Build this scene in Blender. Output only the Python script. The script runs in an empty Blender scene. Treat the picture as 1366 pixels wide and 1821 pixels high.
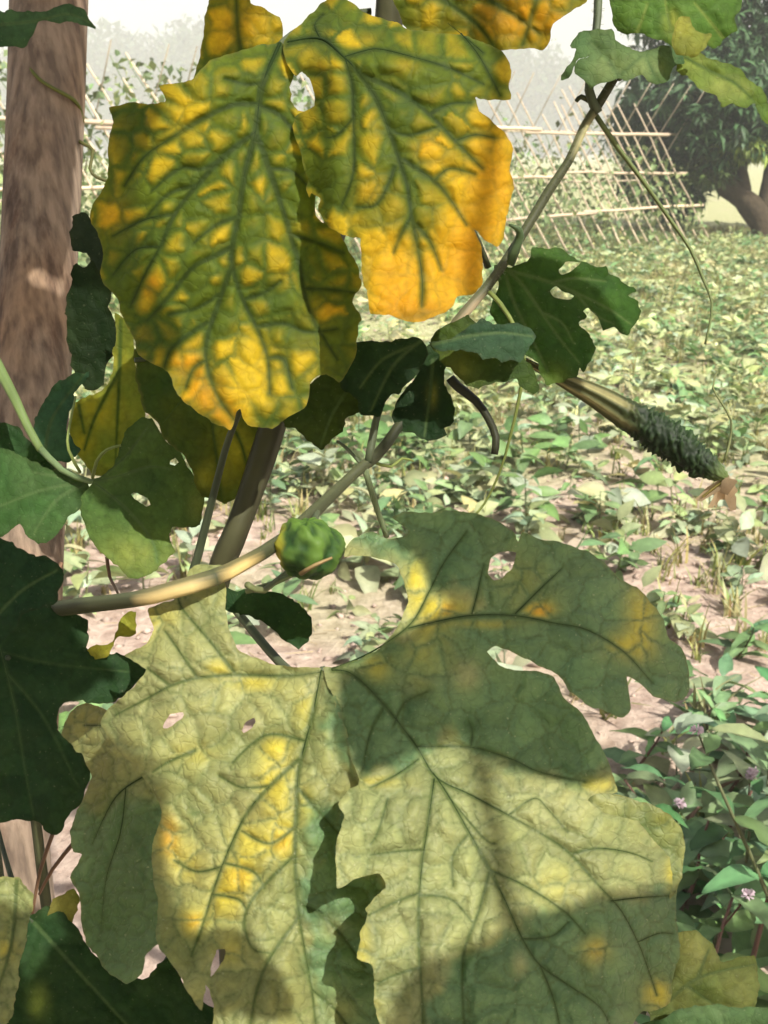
import bpy, math, random
import numpy as np
from mathutils import Vector
from mathutils.geometry import delaunay_2d_cdt

sc = bpy.context.scene
# ------------------------------------------------------------------ camera
F, CX, CY, HZ = 1749.0, 683.0, 910.5, 270.0      # photo-pixel focal length, centre, horizon row
H = 1.15
PITCH = math.atan((CY-HZ)/F)
cam = bpy.data.cameras.new('camera'); camo = bpy.data.objects.new('camera', cam)
sc.collection.objects.link(camo); sc.camera = camo
camo.location = (0, 0, H); camo.rotation_euler = (math.pi/2-PITCH, 0, 0)
cam.sensor_fit = 'VERTICAL'; cam.sensor_height = 24.0; cam.lens = 24.0*F/1821.0
cam.clip_start = 0.02; cam.clip_end = 2000
cam.dof.use_dof = True; cam.dof.focus_distance = 0.55; cam.dof.aperture_fstop = 17
# ------------------------------------------------------------------ sky, sun, exposure
SUN_EL, SUN_AZ = 52.0, 140.0
el, az = math.radians(SUN_EL), math.radians(SUN_AZ)
SUN = np.array([math.sin(az)*math.cos(el), math.cos(az)*math.cos(el), math.sin(el)])
world = bpy.data.worlds.new('World'); sc.world = world; world.use_nodes = True
wn = world.node_tree.nodes; wn.clear()
sky = wn.new('ShaderNodeTexSky'); sky.sky_type = 'NISHITA'; sky.sun_disc = False
sky.sun_elevation = el; sky.sun_rotation = az; sky.dust_density = 6.0; sky.air_density = 1.0; sky.ozone_density = 1.0
bg = wn.new('ShaderNodeBackground'); bg.inputs[1].default_value = 0.08
wo = wn.new('ShaderNodeOutputWorld')
world.node_tree.links.new(sky.outputs[0], bg.inputs[0]); world.node_tree.links.new(bg.outputs[0], wo.inputs[0])
sl = bpy.data.lights.new('sun', 'SUN'); sl.energy = 5.0; sl.angle = math.radians(0.53); sl.color = (1, 0.95, 0.86)
so = bpy.data.objects.new('sun', sl); sc.collection.objects.link(so)
so.rotation_euler = Vector(SUN.tolist()).to_track_quat('Z', 'Y').to_euler(); so.location = (3, -3, 6)
sc.view_settings.view_transform = 'Standard'; sc.view_settings.look = 'None'
sc.view_settings.exposure = 0.85; sc.view_settings.gamma = 1
sc.cycles.use_denoising = True; sc.cycles.max_bounces = 5; sc.cycles.diffuse_bounces = 3; sc.cycles.use_adaptive_sampling = True; sc.cycles.adaptive_threshold = .03; sc.cycles.transparent_max_bounces = 8
sc.cycles.volume_bounces = 1; sc.cycles.caustics_reflective = False; sc.cycles.caustics_refractive = False
sc.cycles.sample_clamp_indirect = 6

# ------------------------------------------------------------------ helpers
cp, sp = math.cos(PITCH), math.sin(PITCH)
def P(x, y, d):                       # photo pixel + depth along the optical axis -> world
    x, y, d = np.asarray(x, float), np.asarray(y, float), np.asarray(d, float)
    cx, cu = (x-CX)/F*d, (CY-y)/F*d
    return np.stack(np.broadcast_arrays(cx, cp*d+sp*cu, H-sp*d+cp*cu), -1)
def G(x, y, z=0.0):                   # photo pixel -> point on the ground
    r = P(x, y, 1.0)-np.array([0, 0, H]); return np.array([0, 0, H])+r*((z-H)/r[..., 2:3] if r.ndim > 1 else (z-H)/r[2])
def S(v, a, b):
    t = np.clip((v-a)/(b-a), 0, 1); return t*t*(3-2*t)
def mix(a, b, t):
    t = np.asarray(t)[..., None]; return np.asarray(a)*(1-t)+np.asarray(b)*t
def vnoise(x, y, seed=0):
    def h(i, j):
        n = (i*374761393+j*668265263+seed*974634777) & 0xffffffff
        n = ((n ^ (n >> 13))*1274126177) & 0xffffffff
        return ((n ^ (n >> 16)) & 0xffff)/65535.0
    x = np.asarray(x, float); y = np.asarray(y, float)
    i, j = np.floor(x).astype(np.int64), np.floor(y).astype(np.int64); u, v = x-i, y-j
    u, v = u*u*(3-2*u), v*v*(3-2*v)
    return (h(i, j)*(1-u)+h(i+1, j)*u)*(1-v)+(h(i, j+1)*(1-u)+h(i+1, j+1)*u)*v
def fbm(x, y, seed=0, o=3):
    s, a, t = 0, 1.0, 0
    for k in range(o):
        s = s+a*vnoise(np.asarray(x)*2**k, np.asarray(y)*2**k, seed+k*17); t += a; a *= .5
    return s/t
def crom(pts, step, closed=False):    # Catmull-Rom resampling
    p = np.asarray(pts, float); n = len(p); out = []
    for i in range(n if closed else n-1):
        if closed: a, b, c, d = p[i-1], p[i], p[(i+1) % n], p[(i+2) % n]
        else: a, b, c, d = p[max(i-1, 0)], p[i], p[i+1], p[min(i+2, n-1)]
        k = max(1, int(np.linalg.norm(c[:2]-b[:2])/step)) if p.shape[1] == 2 else max(2, int(np.linalg.norm(c-b)/step))
        t = (np.arange(k)/k)[:, None]
        out.append(.5*(2*b+(c-a)*t*.8+(2*a-5*b+4*c-d)*t*t*.8+(3*b-3*c+d-a)*t**3*.8)+.5*.2*(2*(c-b)*t-0*t) if False else
                   .5*((2*b)+(c-a)*t+(2*a-5*b+4*c-d)*t*t+(-a+3*b-3*c+d)*t**3))
    if not closed: out.append(p[-1:])
    return np.concatenate(out)
def crom_lin(p, step):                # the same resampling on straight edges
    out = []; n = len(p)
    for i in range(n):
        b, c = p[i], p[(i+1) % n]; k = max(1, int(np.linalg.norm(c-b)/step)); out.append(b+(c-b)*(np.arange(k)/k)[:, None])
    return np.concatenate(out)
def inside(q, poly):
    x, y = q[:, 0], q[:, 1]; r = np.zeros(len(q), bool); n = len(poly); j = n-1
    for i in range(n):
        xi, yi = poly[i]; xj, yj = poly[j]
        if yi != yj:
            c = ((yi > y) != (yj > y)) & (x < (xj-xi)*(y-yi)/(yj-yi)+xi); r ^= c
        j = i
    return r
def segdist(q, segs):                 # segs: (m,5) x0,y0,x1,y1,halfwidth -> distance beyond the half width
    out = np.full(len(q), 1e6)
    for x0, y0, x1, y1, w in segs:
        d = np.array([x1-x0, y1-y0]); L = d@d+1e-9
        t = np.clip(((q[:, 0]-x0)*d[0]+(q[:, 1]-y0)*d[1])/L, 0, 1)
        out = np.minimum(out, np.hypot(q[:, 0]-x0-t*d[0], q[:, 1]-y0-t*d[1])-w)
    return out
def link(o, parent=None):
    sc.collection.objects.link(o)
    if parent: o.parent = parent
    return o
def tag(o, label=None, cat=None, group=None, kind=None):
    for k, v in (('label', label), ('category', cat), ('group', group), ('kind', kind)):
        if v: o[k] = v
    return o
def empty(name, loc):
    o = bpy.data.objects.new(name, None); o.empty_display_size = .05; o.location = loc; return link(o)
def mesh(name, V, T, mat, parent=None, col=None, uv=None, smooth=True, origin=None):
    V = np.asarray(V, np.float32); T = np.asarray(T, np.int32)
    org = np.array(origin if origin is not None else (0, 0, 0), np.float32)
    if parent is not None:
        q = parent
        while q.parent: q = q.parent
        V = V-np.array(q.location, np.float32)
    me = bpy.data.meshes.new(name); n, m = len(V), len(T); k = T.shape[1]
    me.vertices.add(n); me.vertices.foreach_set('co', (V-org if parent is None else V).ravel())
    me.loops.add(m*k); me.loops.foreach_set('vertex_index', T.ravel())
    me.polygons.add(m); me.polygons.foreach_set('loop_start', np.arange(0, m*k, k, dtype=np.int32))
    me.polygons.foreach_set('loop_total', np.full(m, k, np.int32))
    if smooth: me.polygons.foreach_set('use_smooth', np.ones(m, bool))
    if col is not None:
        a = me.attributes.new('pigment', 'FLOAT_COLOR', 'POINT')
        c = np.ones((n, 4), np.float32); c[:, :3] = col; a.data.foreach_set('color', c.ravel())
    if uv is not None:
        l = me.uv_layers.new(name='UVMap'); l.data.foreach_set('uv', np.asarray(uv, np.float32)[T.ravel()].ravel())
    me.update(calc_edges=True); me.validate()
    if mat: me.materials.append(mat)
    o = bpy.data.objects.new(name, me)
    if parent is None: o.location = org.tolist()
    return link(o, parent)
def tube(path, rad, ns=10, ridge=0.0, nr=5, caps=True, twist=0.0):
    p = np.asarray(path, float); n = len(p); r = np.broadcast_to(np.asarray(rad, float), (n,))
    t = np.gradient(p, axis=0); t /= np.linalg.norm(t, axis=1)[:, None]+1e-12
    u = np.zeros_like(p); a = np.array([.3, .2, 1.0]) if abs(t[0, 2]) < .9 else np.array([1., .1, 0])
    u[0] = a-(a@t[0])*t[0]; u[0] /= np.linalg.norm(u[0])
    for i in range(1, n):
        w = u[i-1]-(u[i-1]@t[i])*t[i]; u[i] = w/np.linalg.norm(w)
    v = np.cross(t, u); th = np.arange(ns)/ns*2*np.pi
    V = []
    for i in range(n):
        rr = r[i]*(1+ridge*np.cos(nr*th+twist*i))
        V.append(p[i]+(np.cos(th)*rr)[:, None]*u[i]+(np.sin(th)*rr)[:, None]*v[i])
    V = np.concatenate(V); T = []
    for i in range(n-1):
        a0 = i*ns+np.arange(ns); a1 = i*ns+(np.arange(ns)+1) % ns
        T.append(np.stack([a0, a1, a1+ns], 1)); T.append(np.stack([a0, a1+ns, a0+ns], 1))
    if caps:
        V = np.concatenate([V, p[:1], p[-1:]]); c = n*ns; k = np.arange(ns); k1 = (k+1) % ns
        T.append(np.stack([k1, k, np.full(ns, c)], 1)); T.append(np.stack([(n-1)*ns+k, (n-1)*ns+k1, np.full(ns, c+1)], 1))
    return V, np.concatenate(T)
class Acc:
    def __init__(s): s.V, s.T, s.C, s.n = [], [], [], 0
    def add(s, V, T, c=(1, 1, 1)):
        V = np.asarray(V); s.V.append(V); s.T.append(np.asarray(T)+s.n); s.n += len(V)
        s.C.append(np.broadcast_to(np.asarray(c, float), (len(V), 3)))
    def get(s): return np.concatenate(s.V), np.concatenate(s.T), np.concatenate(s.C)
    def build(s, name, mat, parent=None, smooth=True, origin=None):
        V, T, C = s.get(); return mesh(name, V, T, mat, parent, C, smooth=smooth, origin=origin)

# ------------------------------------------------------------------ materials
def newmat(name):
    m = bpy.data.materials.new(name); m.use_nodes = True; nt = m.node_tree; nt.nodes.clear()
    def N(t, **kw):
        n = nt.nodes.new(t)
        for k, v in kw.items(): setattr(n, k, v)
        return n
    def L(a, b): nt.links.new(a, b)
    out = N('ShaderNodeOutputMaterial'); return m, N, L, out
def mulcol(N, L, a, fac_out, lo, hi):   # colour a times a factor mapped from fac to lo..hi
    mr = N('ShaderNodeMapRange'); mr.inputs[3].default_value = lo; mr.inputs[4].default_value = hi; L(fac_out, mr.inputs[0])
    mm = N('ShaderNodeMix', data_type='RGBA', blend_type='MULTIPLY'); mm.inputs[0].default_value = 1
    L(a, mm.inputs[6]); L(mr.outputs[0], mm.inputs[7]); return mm.outputs[2]
def leaf_material(name, trans=.35, rough=.5, spec=.25, cell=38., net=.25, bump=.35, specks=.0, tgain=(1.25, 1.2, .5), uvs=True):
    m, N, L, out = newmat(name)
    at = N('ShaderNodeAttribute', attribute_name='pigment'); tc = N('ShaderNodeTexCoord'); co = tc.outputs['UV' if uvs else 'Object']
    n1 = N('ShaderNodeTexNoise'); n1.inputs['Scale'].default_value = 90; n1.inputs['Detail'].default_value = 5; L(co, n1.inputs['Vector'])
    c = mulcol(N, L, at.outputs['Color'], n1.outputs[0], .72, 1.28)
    # warped voronoi: the finest vein network
    wv = N('ShaderNodeTexNoise'); wv.inputs['Scale'].default_value = 30; L(co, wv.inputs['Vector'])
    wm = N('ShaderNodeMix', data_type='RGBA', blend_type='LINEAR_LIGHT'); wm.inputs[0].default_value = .02
    L(co, wm.inputs[6]); L(wv.outputs[1], wm.inputs[7])
    vo = N('ShaderNodeTexVoronoi', feature='DISTANCE_TO_EDGE'); vo.inputs['Scale'].default_value = cell; L(wm.outputs[2], vo.inputs['Vector'])
    mr = N('ShaderNodeMapRange', interpolation_type='SMOOTHSTEP'); mr.inputs[1].default_value = 0; mr.inputs[2].default_value = .13; L(vo.outputs[0], mr.inputs[0])
    c = mulcol(N, L, c, mr.outputs[0], 1-net, 1.0)
    if specks:
        n3 = N('ShaderNodeTexNoise'); n3.inputs['Scale'].default_value = 150; n3.inputs['Detail'].default_value = 2; L(co, n3.inputs['Vector'])
        m3 = N('ShaderNodeMapRange'); m3.inputs[1].default_value = .66; m3.inputs[2].default_value = .76; m3.inputs[4].default_value = specks; L(n3.outputs[0], m3.inputs[0])
        x3 = N('ShaderNodeMix', data_type='RGBA'); L(m3.outputs[0], x3.inputs[0]); L(c, x3.inputs[6]); x3.inputs[7].default_value = (.5, .5, .33, 1); c = x3.outputs[2]
    bp = N('ShaderNodeBump'); bp.inputs['Strength'].default_value = bump; bp.inputs['Distance'].default_value = .0012
    ad = N('ShaderNodeMath', operation='MULTIPLY_ADD'); L(n1.outputs[0], ad.inputs[0]); ad.inputs[1].default_value = .8; L(mr.outputs[0], ad.inputs[2]); L(ad.outputs[0], bp.inputs['Height'])
    pb = N('ShaderNodeBsdfPrincipled'); pb.inputs['Roughness'].default_value = rough; pb.inputs['Specular IOR Level'].default_value = spec
    L(c, pb.inputs['Base Color']); L(bp.outputs[0], pb.inputs['Normal'])
    tr = N('ShaderNodeBsdfTranslucent'); tm = N('ShaderNodeMix', data_type='RGBA', blend_type='MULTIPLY'); tm.inputs[0].default_value = 1
    L(c, tm.inputs[6]); tm.inputs[7].default_value = (*tgain, 1); L(tm.outputs[2], tr.inputs[0])
    ms = N('ShaderNodeMixShader'); ms.inputs[0].default_value = trans; L(pb.outputs[0], ms.inputs[1]); L(tr.outputs[0], ms.inputs[2]); L(ms.outputs[0], out.inputs[0])
    return m
def simple_material(name, rough=.7, spec=.2, nscale=60, lo=.7, hi=1.3, bump=.3, bdist=.002, stretch=None, base=None, trans=0):
    m, N, L, out = newmat(name); tc = N('ShaderNodeTexCoord'); co = tc.outputs['Object']
    if stretch:
        mp = N('ShaderNodeMapping'); mp.inputs['Scale'].default_value = stretch; L(co, mp.inputs[0]); co = mp.outputs[0]
    n1 = N('ShaderNodeTexNoise'); n1.inputs['Scale'].default_value = nscale; n1.inputs['Detail'].default_value = 6; L(co, n1.inputs['Vector'])
    if base: r = N('ShaderNodeRGB'); r.outputs[0].default_value = (*base, 1); src = r.outputs[0]
    else: src = N('ShaderNodeAttribute', attribute_name='pigment').outputs['Color']
    c = mulcol(N, L, src, n1.outputs[0], lo, hi)
    pb = N('ShaderNodeBsdfPrincipled'); pb.inputs['Roughness'].default_value = rough; pb.inputs['Specular IOR Level'].default_value = spec; L(c, pb.inputs['Base Color'])
    bp = N('ShaderNodeBump'); bp.inputs['Strength'].default_value = bump; bp.inputs['Distance'].default_value = bdist; L(n1.outputs[0], bp.inputs['Height']); L(bp.outputs[0], pb.inputs['Normal'])
    if trans:
        tr = N('ShaderNodeBsdfTranslucent'); L(c, tr.inputs[0]); ms = N('ShaderNodeMixShader'); ms.inputs[0].default_value = trans
        L(pb.outputs[0], ms.inputs[1]); L(tr.outputs[0], ms.inputs[2]); L(ms.outputs[0], out.inputs[0])
    else: L(pb.outputs[0], out.inputs[0])
    return m
M_MOS = leaf_material('mosaic_leaf', .44, .6, .12, 34, .08, .25)
M_PALE = leaf_material('pale_leaf', .25, .55, .25, 44, .10, .28, specks=.3)
M_DARK = leaf_material('dark_leaf', .28, .65, .1, 60, .08, .22, specks=.12)
M_WEED = simple_material('weed_leaf', .5, .35, 70, .65, 1.3, .35, .003, trans=.25)
M_STEM = simple_material('green_stem', .6, .25, 55, .7, 1.3, .4, .002, stretch=(1, 1, 1))
M_VEIN = simple_material('leaf_vein', .8, .05, 80, .8, 1.2, .2, .001, trans=.3)
M_BAMB = simple_material('bamboo', .5, .3, 5, .8, 1.2, .2)
M_BARK = simple_material('tree_bark', .9, .1, 14, .5, 1.4, .8, .03, base=(.055, .042, .026))
M_FRUIT = simple_material('gourd_skin', .6, .25, 160, .75, 1.25, .4, .001)
M_PETAL = simple_material('dry_petal', .8, .1, 200, .8, 1.2, .2, trans=.4)
M_CROWN = simple_material('tree_foliage', .5, .3, 3, .75, 1.25, .1, trans=.2)

def post_material():
    m, N, L, out = newmat('weathered_wood'); tc = N('ShaderNodeTexCoord')
    mp = N('ShaderNodeMapping'); mp.inputs['Scale'].default_value = (1, 1, .16); L(tc.outputs['Object'], mp.inputs[0])
    n1 = N('ShaderNodeTexNoise'); n1.inputs['Scale'].default_value = 130; n1.inputs['Detail'].default_value = 7; L(mp.outputs[0], n1.inputs['Vector'])
    mp2 = N('ShaderNodeMapping'); mp2.inputs['Scale'].default_value = (1, 1, .3); L(tc.outputs['Object'], mp2.inputs[0])
    n2 = N('ShaderNodeTexNoise'); n2.inputs['Scale'].default_value = 24; n2.inputs['Detail'].default_value = 6; n2.inputs['Roughness'].default_value = .68; L(mp2.outputs[0], n2.inputs['Vector'])
    r1 = N('ShaderNodeValToRGB'); e = r1.color_ramp.elements
    e[0].position = .36; e[0].color = (.12, .088, .064, 1); e[1].position = .62; e[1].color = (.265, .20, .145, 1); L(n1.outputs[0], r1.inputs[0])
    r2 = N('ShaderNodeValToRGB'); e = r2.color_ramp.elements
    e[0].position = .36; e[0].color = (.3, .2, .16, 1); e[1].position = .5; e[1].color = (1, 1, 1, 1); L(n2.outputs[0], r2.inputs[0])
    mm = N('ShaderNodeMix', data_type='RGBA', blend_type='MULTIPLY'); mm.inputs[0].default_value = .85; L(r1.outputs[0], mm.inputs[6]); L(r2.outputs[0], mm.inputs[7])
    n4 = N('ShaderNodeTexNoise'); n4.inputs['Scale'].default_value = 9; L(tc.outputs['Object'], n4.inputs['Vector'])
    m4 = N('ShaderNodeMapRange'); m4.inputs[1].default_value = .45; m4.inputs[2].default_value = .7; L(n4.outputs[0], m4.inputs[0])
    x4 = N('ShaderNodeMix', data_type='RGBA', blend_type='MULTIPLY'); L(m4.outputs[0], x4.inputs[0]); L(mm.outputs[2], x4.inputs[6]); x4.inputs[7].default_value = (1.08, .9, .7, 1)
    bp = N('ShaderNodeBump'); bp.inputs['Strength'].default_value = .6; bp.inputs['Distance'].default_value = .003; L(n1.outputs[0], bp.inputs['Height'])
    pb = N('ShaderNodeBsdfPrincipled'); pb.inputs['Roughness'].default_value = .85; L(x4.outputs[2], pb.inputs['Base Color']); L(bp.outputs[0], pb.inputs['Normal']); L(pb.outputs[0], out.inputs[0])
    return m
def ground_material():
    m, N, L, out = newmat('dry_soil'); tc = N('ShaderNodeTexCoord'); co = tc.outputs['Object']
    n1 = N('ShaderNodeTexNoise'); n1.inputs['Scale'].default_value = 22; n1.inputs['Detail'].default_value = 8; n1.inputs['Roughness'].default_value = .65; L(co, n1.inputs['Vector'])
    r1 = N('ShaderNodeValToRGB'); e = r1.color_ramp.elements
    e[0].position = .3; e[0].color = (.27, .19, .15, 1); e[1].position = .68; e[1].color = (.56, .45, .37, 1); L(n1.outputs[0], r1.inputs[0])
    n2 = N('ShaderNodeTexNoise'); n2.inputs['Scale'].default_value = .75; n2.inputs['Detail'].default_value = 5; L(co, n2.inputs['Vector'])
    sx = N('ShaderNodeSeparateXYZ'); L(co, sx.inputs[0])
    md = N('ShaderNodeMapRange'); md.inputs[1].default_value = 2.0; md.inputs[2].default_value = 6.0; md.inputs[3].default_value = -.08; md.inputs[4].default_value = .26; L(sx.outputs[1], md.inputs[0])
    ad = N('ShaderNodeMath', operation='ADD'); L(n2.outputs[0], ad.inputs[0]); L(md.outputs[0], ad.inputs[1])
    r2 = N('ShaderNodeMapRange'); r2.inputs[1].default_value = .42; r2.inputs[2].default_value = .66; L(ad.outputs[0], r2.inputs[0])
    n3 = N('ShaderNodeTexNoise'); n3.inputs['Scale'].default_value = 35; n3.inputs['Detail'].default_value = 5; L(co, n3.inputs['Vector'])
    r3 = N('ShaderNodeValToRGB'); e = r3.color_ramp.elements
    e[0].position = .35; e[0].color = (.24, .26, .11, 1); e[1].position = .65; e[1].color = (.46, .45, .27, 1); L(n3.outputs[0], r3.inputs[0])
    mm = N('ShaderNodeMix', data_type='RGBA'); L(r2.outputs[0], mm.inputs[0]); L(r1.outputs[0], mm.inputs[6]); L(r3.outputs[0], mm.inputs[7])
    bp = N('ShaderNodeBump'); bp.inputs['Strength'].default_value = .8; bp.inputs['Distance'].default_value = .03; L(n1.outputs[0], bp.inputs['Height'])
    pb = N('ShaderNodeBsdfPrincipled'); pb.inputs['Roughness'].default_value = .95; pb.inputs['Specular IOR Level'].default_value = .1
    L(mm.outputs[2], pb.inputs['Base Color']); L(bp.outputs[0], pb.inputs['Normal']); L(pb.outputs[0], out.inputs[0])
    return m
M_POST, M_GROUND = post_material(), ground_material()

# ================================================================== SETTING
rng = np.random.default_rng(7); random.seed(7)
def gz(x, y):                          # gentle relief of the near field
    f = np.exp(-((np.asarray(y)-5)/9)**2)
    return (fbm(np.asarray(x)*1.3+40, np.asarray(y)*1.3+40, 3, 4)-.5)*.10*f
def build_ground():
    xs = np.concatenate([[-230, -120, -60, -30, -16], np.arange(-9, 9.01, .11), [16, 30, 60, 120, 230]])
    ys = np.concatenate([[-60, -20, -6], np.arange(-1, 17, .11), [20, 26, 36, 55, 90, 140, 250, 330]])
    X, Y = np.meshgrid(xs, ys); V = np.stack([X, Y, gz(X, Y)], -1).reshape(-1, 3)
    w, h = len(xs), len(ys); i = (np.arange(h-1)[:, None]*w+np.arange(w-1)[None]).ravel()
    Q = np.stack([i, i+1, i+w+1, i+w], 1); return tag(mesh('ground', V, Q, M_GROUND), kind='structure')
build_ground()

# ---- leaf shapes used for small plants
def leaflet(length, width, fold=.25, droop=.3, n=5, serr=0.0, tip=1.0):
    t = np.linspace(0, 1, n+1); w = width*np.sin(np.pi*np.clip(t**.8*tip, 0, 1))**.85*.5
    w[0] = .02*width; w[-1] = 0.01*width
    z = -droop*length*t**2; y = length*(t-.12*droop*t**2)
    c = np.stack([0*t, y, z], 1); l = np.stack([-w, y+.0*w, z+fold*w], 1); r = np.stack([w, y, z+fold*w], 1)
    V = np.stack([l, c, r], 1).reshape(-1, 3); T = []
    for k in range(n):
        a = 3*k
        T += [[a, a+1, a+4], [a, a+4, a+3], [a+1, a+2, a+5], [a+1, a+5, a+4]]
    return V, np.array(T)
def rot(az, pitch, roll=0.0):
    ca, sa, cb, sb, cr, sr = math.cos(az), math.sin(az), math.cos(pitch), math.sin(pitch), math.cos(roll), math.sin(roll)
    Rz = np.array([[ca, -sa, 0], [sa, ca, 0], [0, 0, 1]]); Rx = np.array([[1, 0, 0], [0, cb, -sb], [0, sb, cb]]); Ry = np.array([[cr, 0, sr], [0, 1, 0], [-sr, 0, cr]])
    return Rz@Rx@Ry
def stick(a, b, r0, r1=None, ns=4):
    return tube(np.stack([a, (np.asarray(a)+b)/2, b]), [r0, (r0+(r1 or r0))/2, r1 or r0], ns, caps=False)
GREENS = np.array([[.15, .23, .10], [.21, .28, .15], [.27, .32, .20], [.11, .19, .07], [.25, .30, .14], [.30, .32, .17]])*1.12
def weed(r, h=.10, nl=8, ll=.07, asp=.5, n=4, col=None, flower=0):
    A = Acc(); col = GREENS[r.integers(len(GREENS))] if col is None else np.array(col)
    top = np.array([r.normal(0, .15)*h, r.normal(0, .15)*h, h]); A.add(*stick(np.array([0, 0, -.03]), top, .0028, .0012), c=col*.7+np.array([.03, .01, 0]))
    a = r.uniform(0, 6.28)
    for k in range(nl):
        f = .25+.75*k/max(1, nl-1); p = top*f; a += 2.4+r.normal(0, .3)
        L = ll*(1.15-.5*f)*r.uniform(.55, 1.2)
        V, T = leaflet(L, L*asp*r.uniform(.8, 1.2), r.uniform(-.1, .5), r.uniform(.1, .6), n)
        R = rot(a, r.uniform(-.2, 1.0)*(.5+.6*f), r.normal(0, .5)); q = p+R@np.array([0, .18*L, 0])
        A.add(*stick(p, q, .0012, .001, 3), c=col*.8)
        cv = np.tile(col*r.uniform(.75, 1.3)*np.array([r.uniform(.9, 1.2), 1, r.uniform(.8, 1.2)]), (len(V), 1)); cv[1::3] *= 1.28; cv *= r.uniform(.88, 1.1, (len(V), 1)); A.add(V@R.T+q, T, cv)
    return A
def tuft(r, nb=16, L=.12, col=(.26, .28, .10)):
    A = Acc()
    for k in range(nb):
        a = r.uniform(0, 6.28); l = L*r.uniform(.5, 1.2); sprd = r.uniform(.1, .9); w = .0035*r.uniform(.7, 1.5)
        b = np.array([r.normal(0, .012), r.normal(0, .012), -.005]); d = np.array([math.cos(a), math.sin(a), 0]); s = np.array([-d[1], d[0], 0])*w
        t = np.array([0, .4, .75, 1.0]); c = b+np.outer(t*t*sprd*l, d)+np.outer(t*l*(1-.3*sprd*t), [0, 0, 1])
        V = np.concatenate([c-s*np.array([1, .9, .6, .1])[:, None], c+s*np.array([1, .9, .6, .1])[:, None]])
        T = [[0, 4, 5], [0, 5, 1], [1, 5, 6], [1, 6, 2], [2, 6, 7], [2, 7, 3]]
        A.add(V, T, np.array(col)*r.uniform(.7, 1.35)*np.array([r.uniform(.85, 1.25), 1, 1]))
    return A
WT = [weed(rng, rng.uniform(.04, .14), int(rng.integers(6, 12)), rng.uniform(.07, .12), rng.uniform(.38, .6)) for _ in range(16)]
WF = [weed(rng, rng.uniform(.03, .10), int(rng.integers(5, 9)), rng.uniform(.08, .13), rng.uniform(.4, .6), n=2) for _ in range(12)]
GT = [tuft(rng, int(rng.integers(8, 18)), rng.uniform(.06, .14), c) for c in ((.30, .30, .12), (.24, .28, .09), (.38, .35, .17), (.20, .25, .07)) for _ in range(3)]
def place(A, pos, a, s, tint=1.0):
    V, T, C = A.get(); ca, sa = math.cos(a), math.sin(a); R = np.array([[ca, -sa, 0], [sa, ca, 0], [0, 0, 1]])*s
    return V@R.T+pos, T, C*tint
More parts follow.
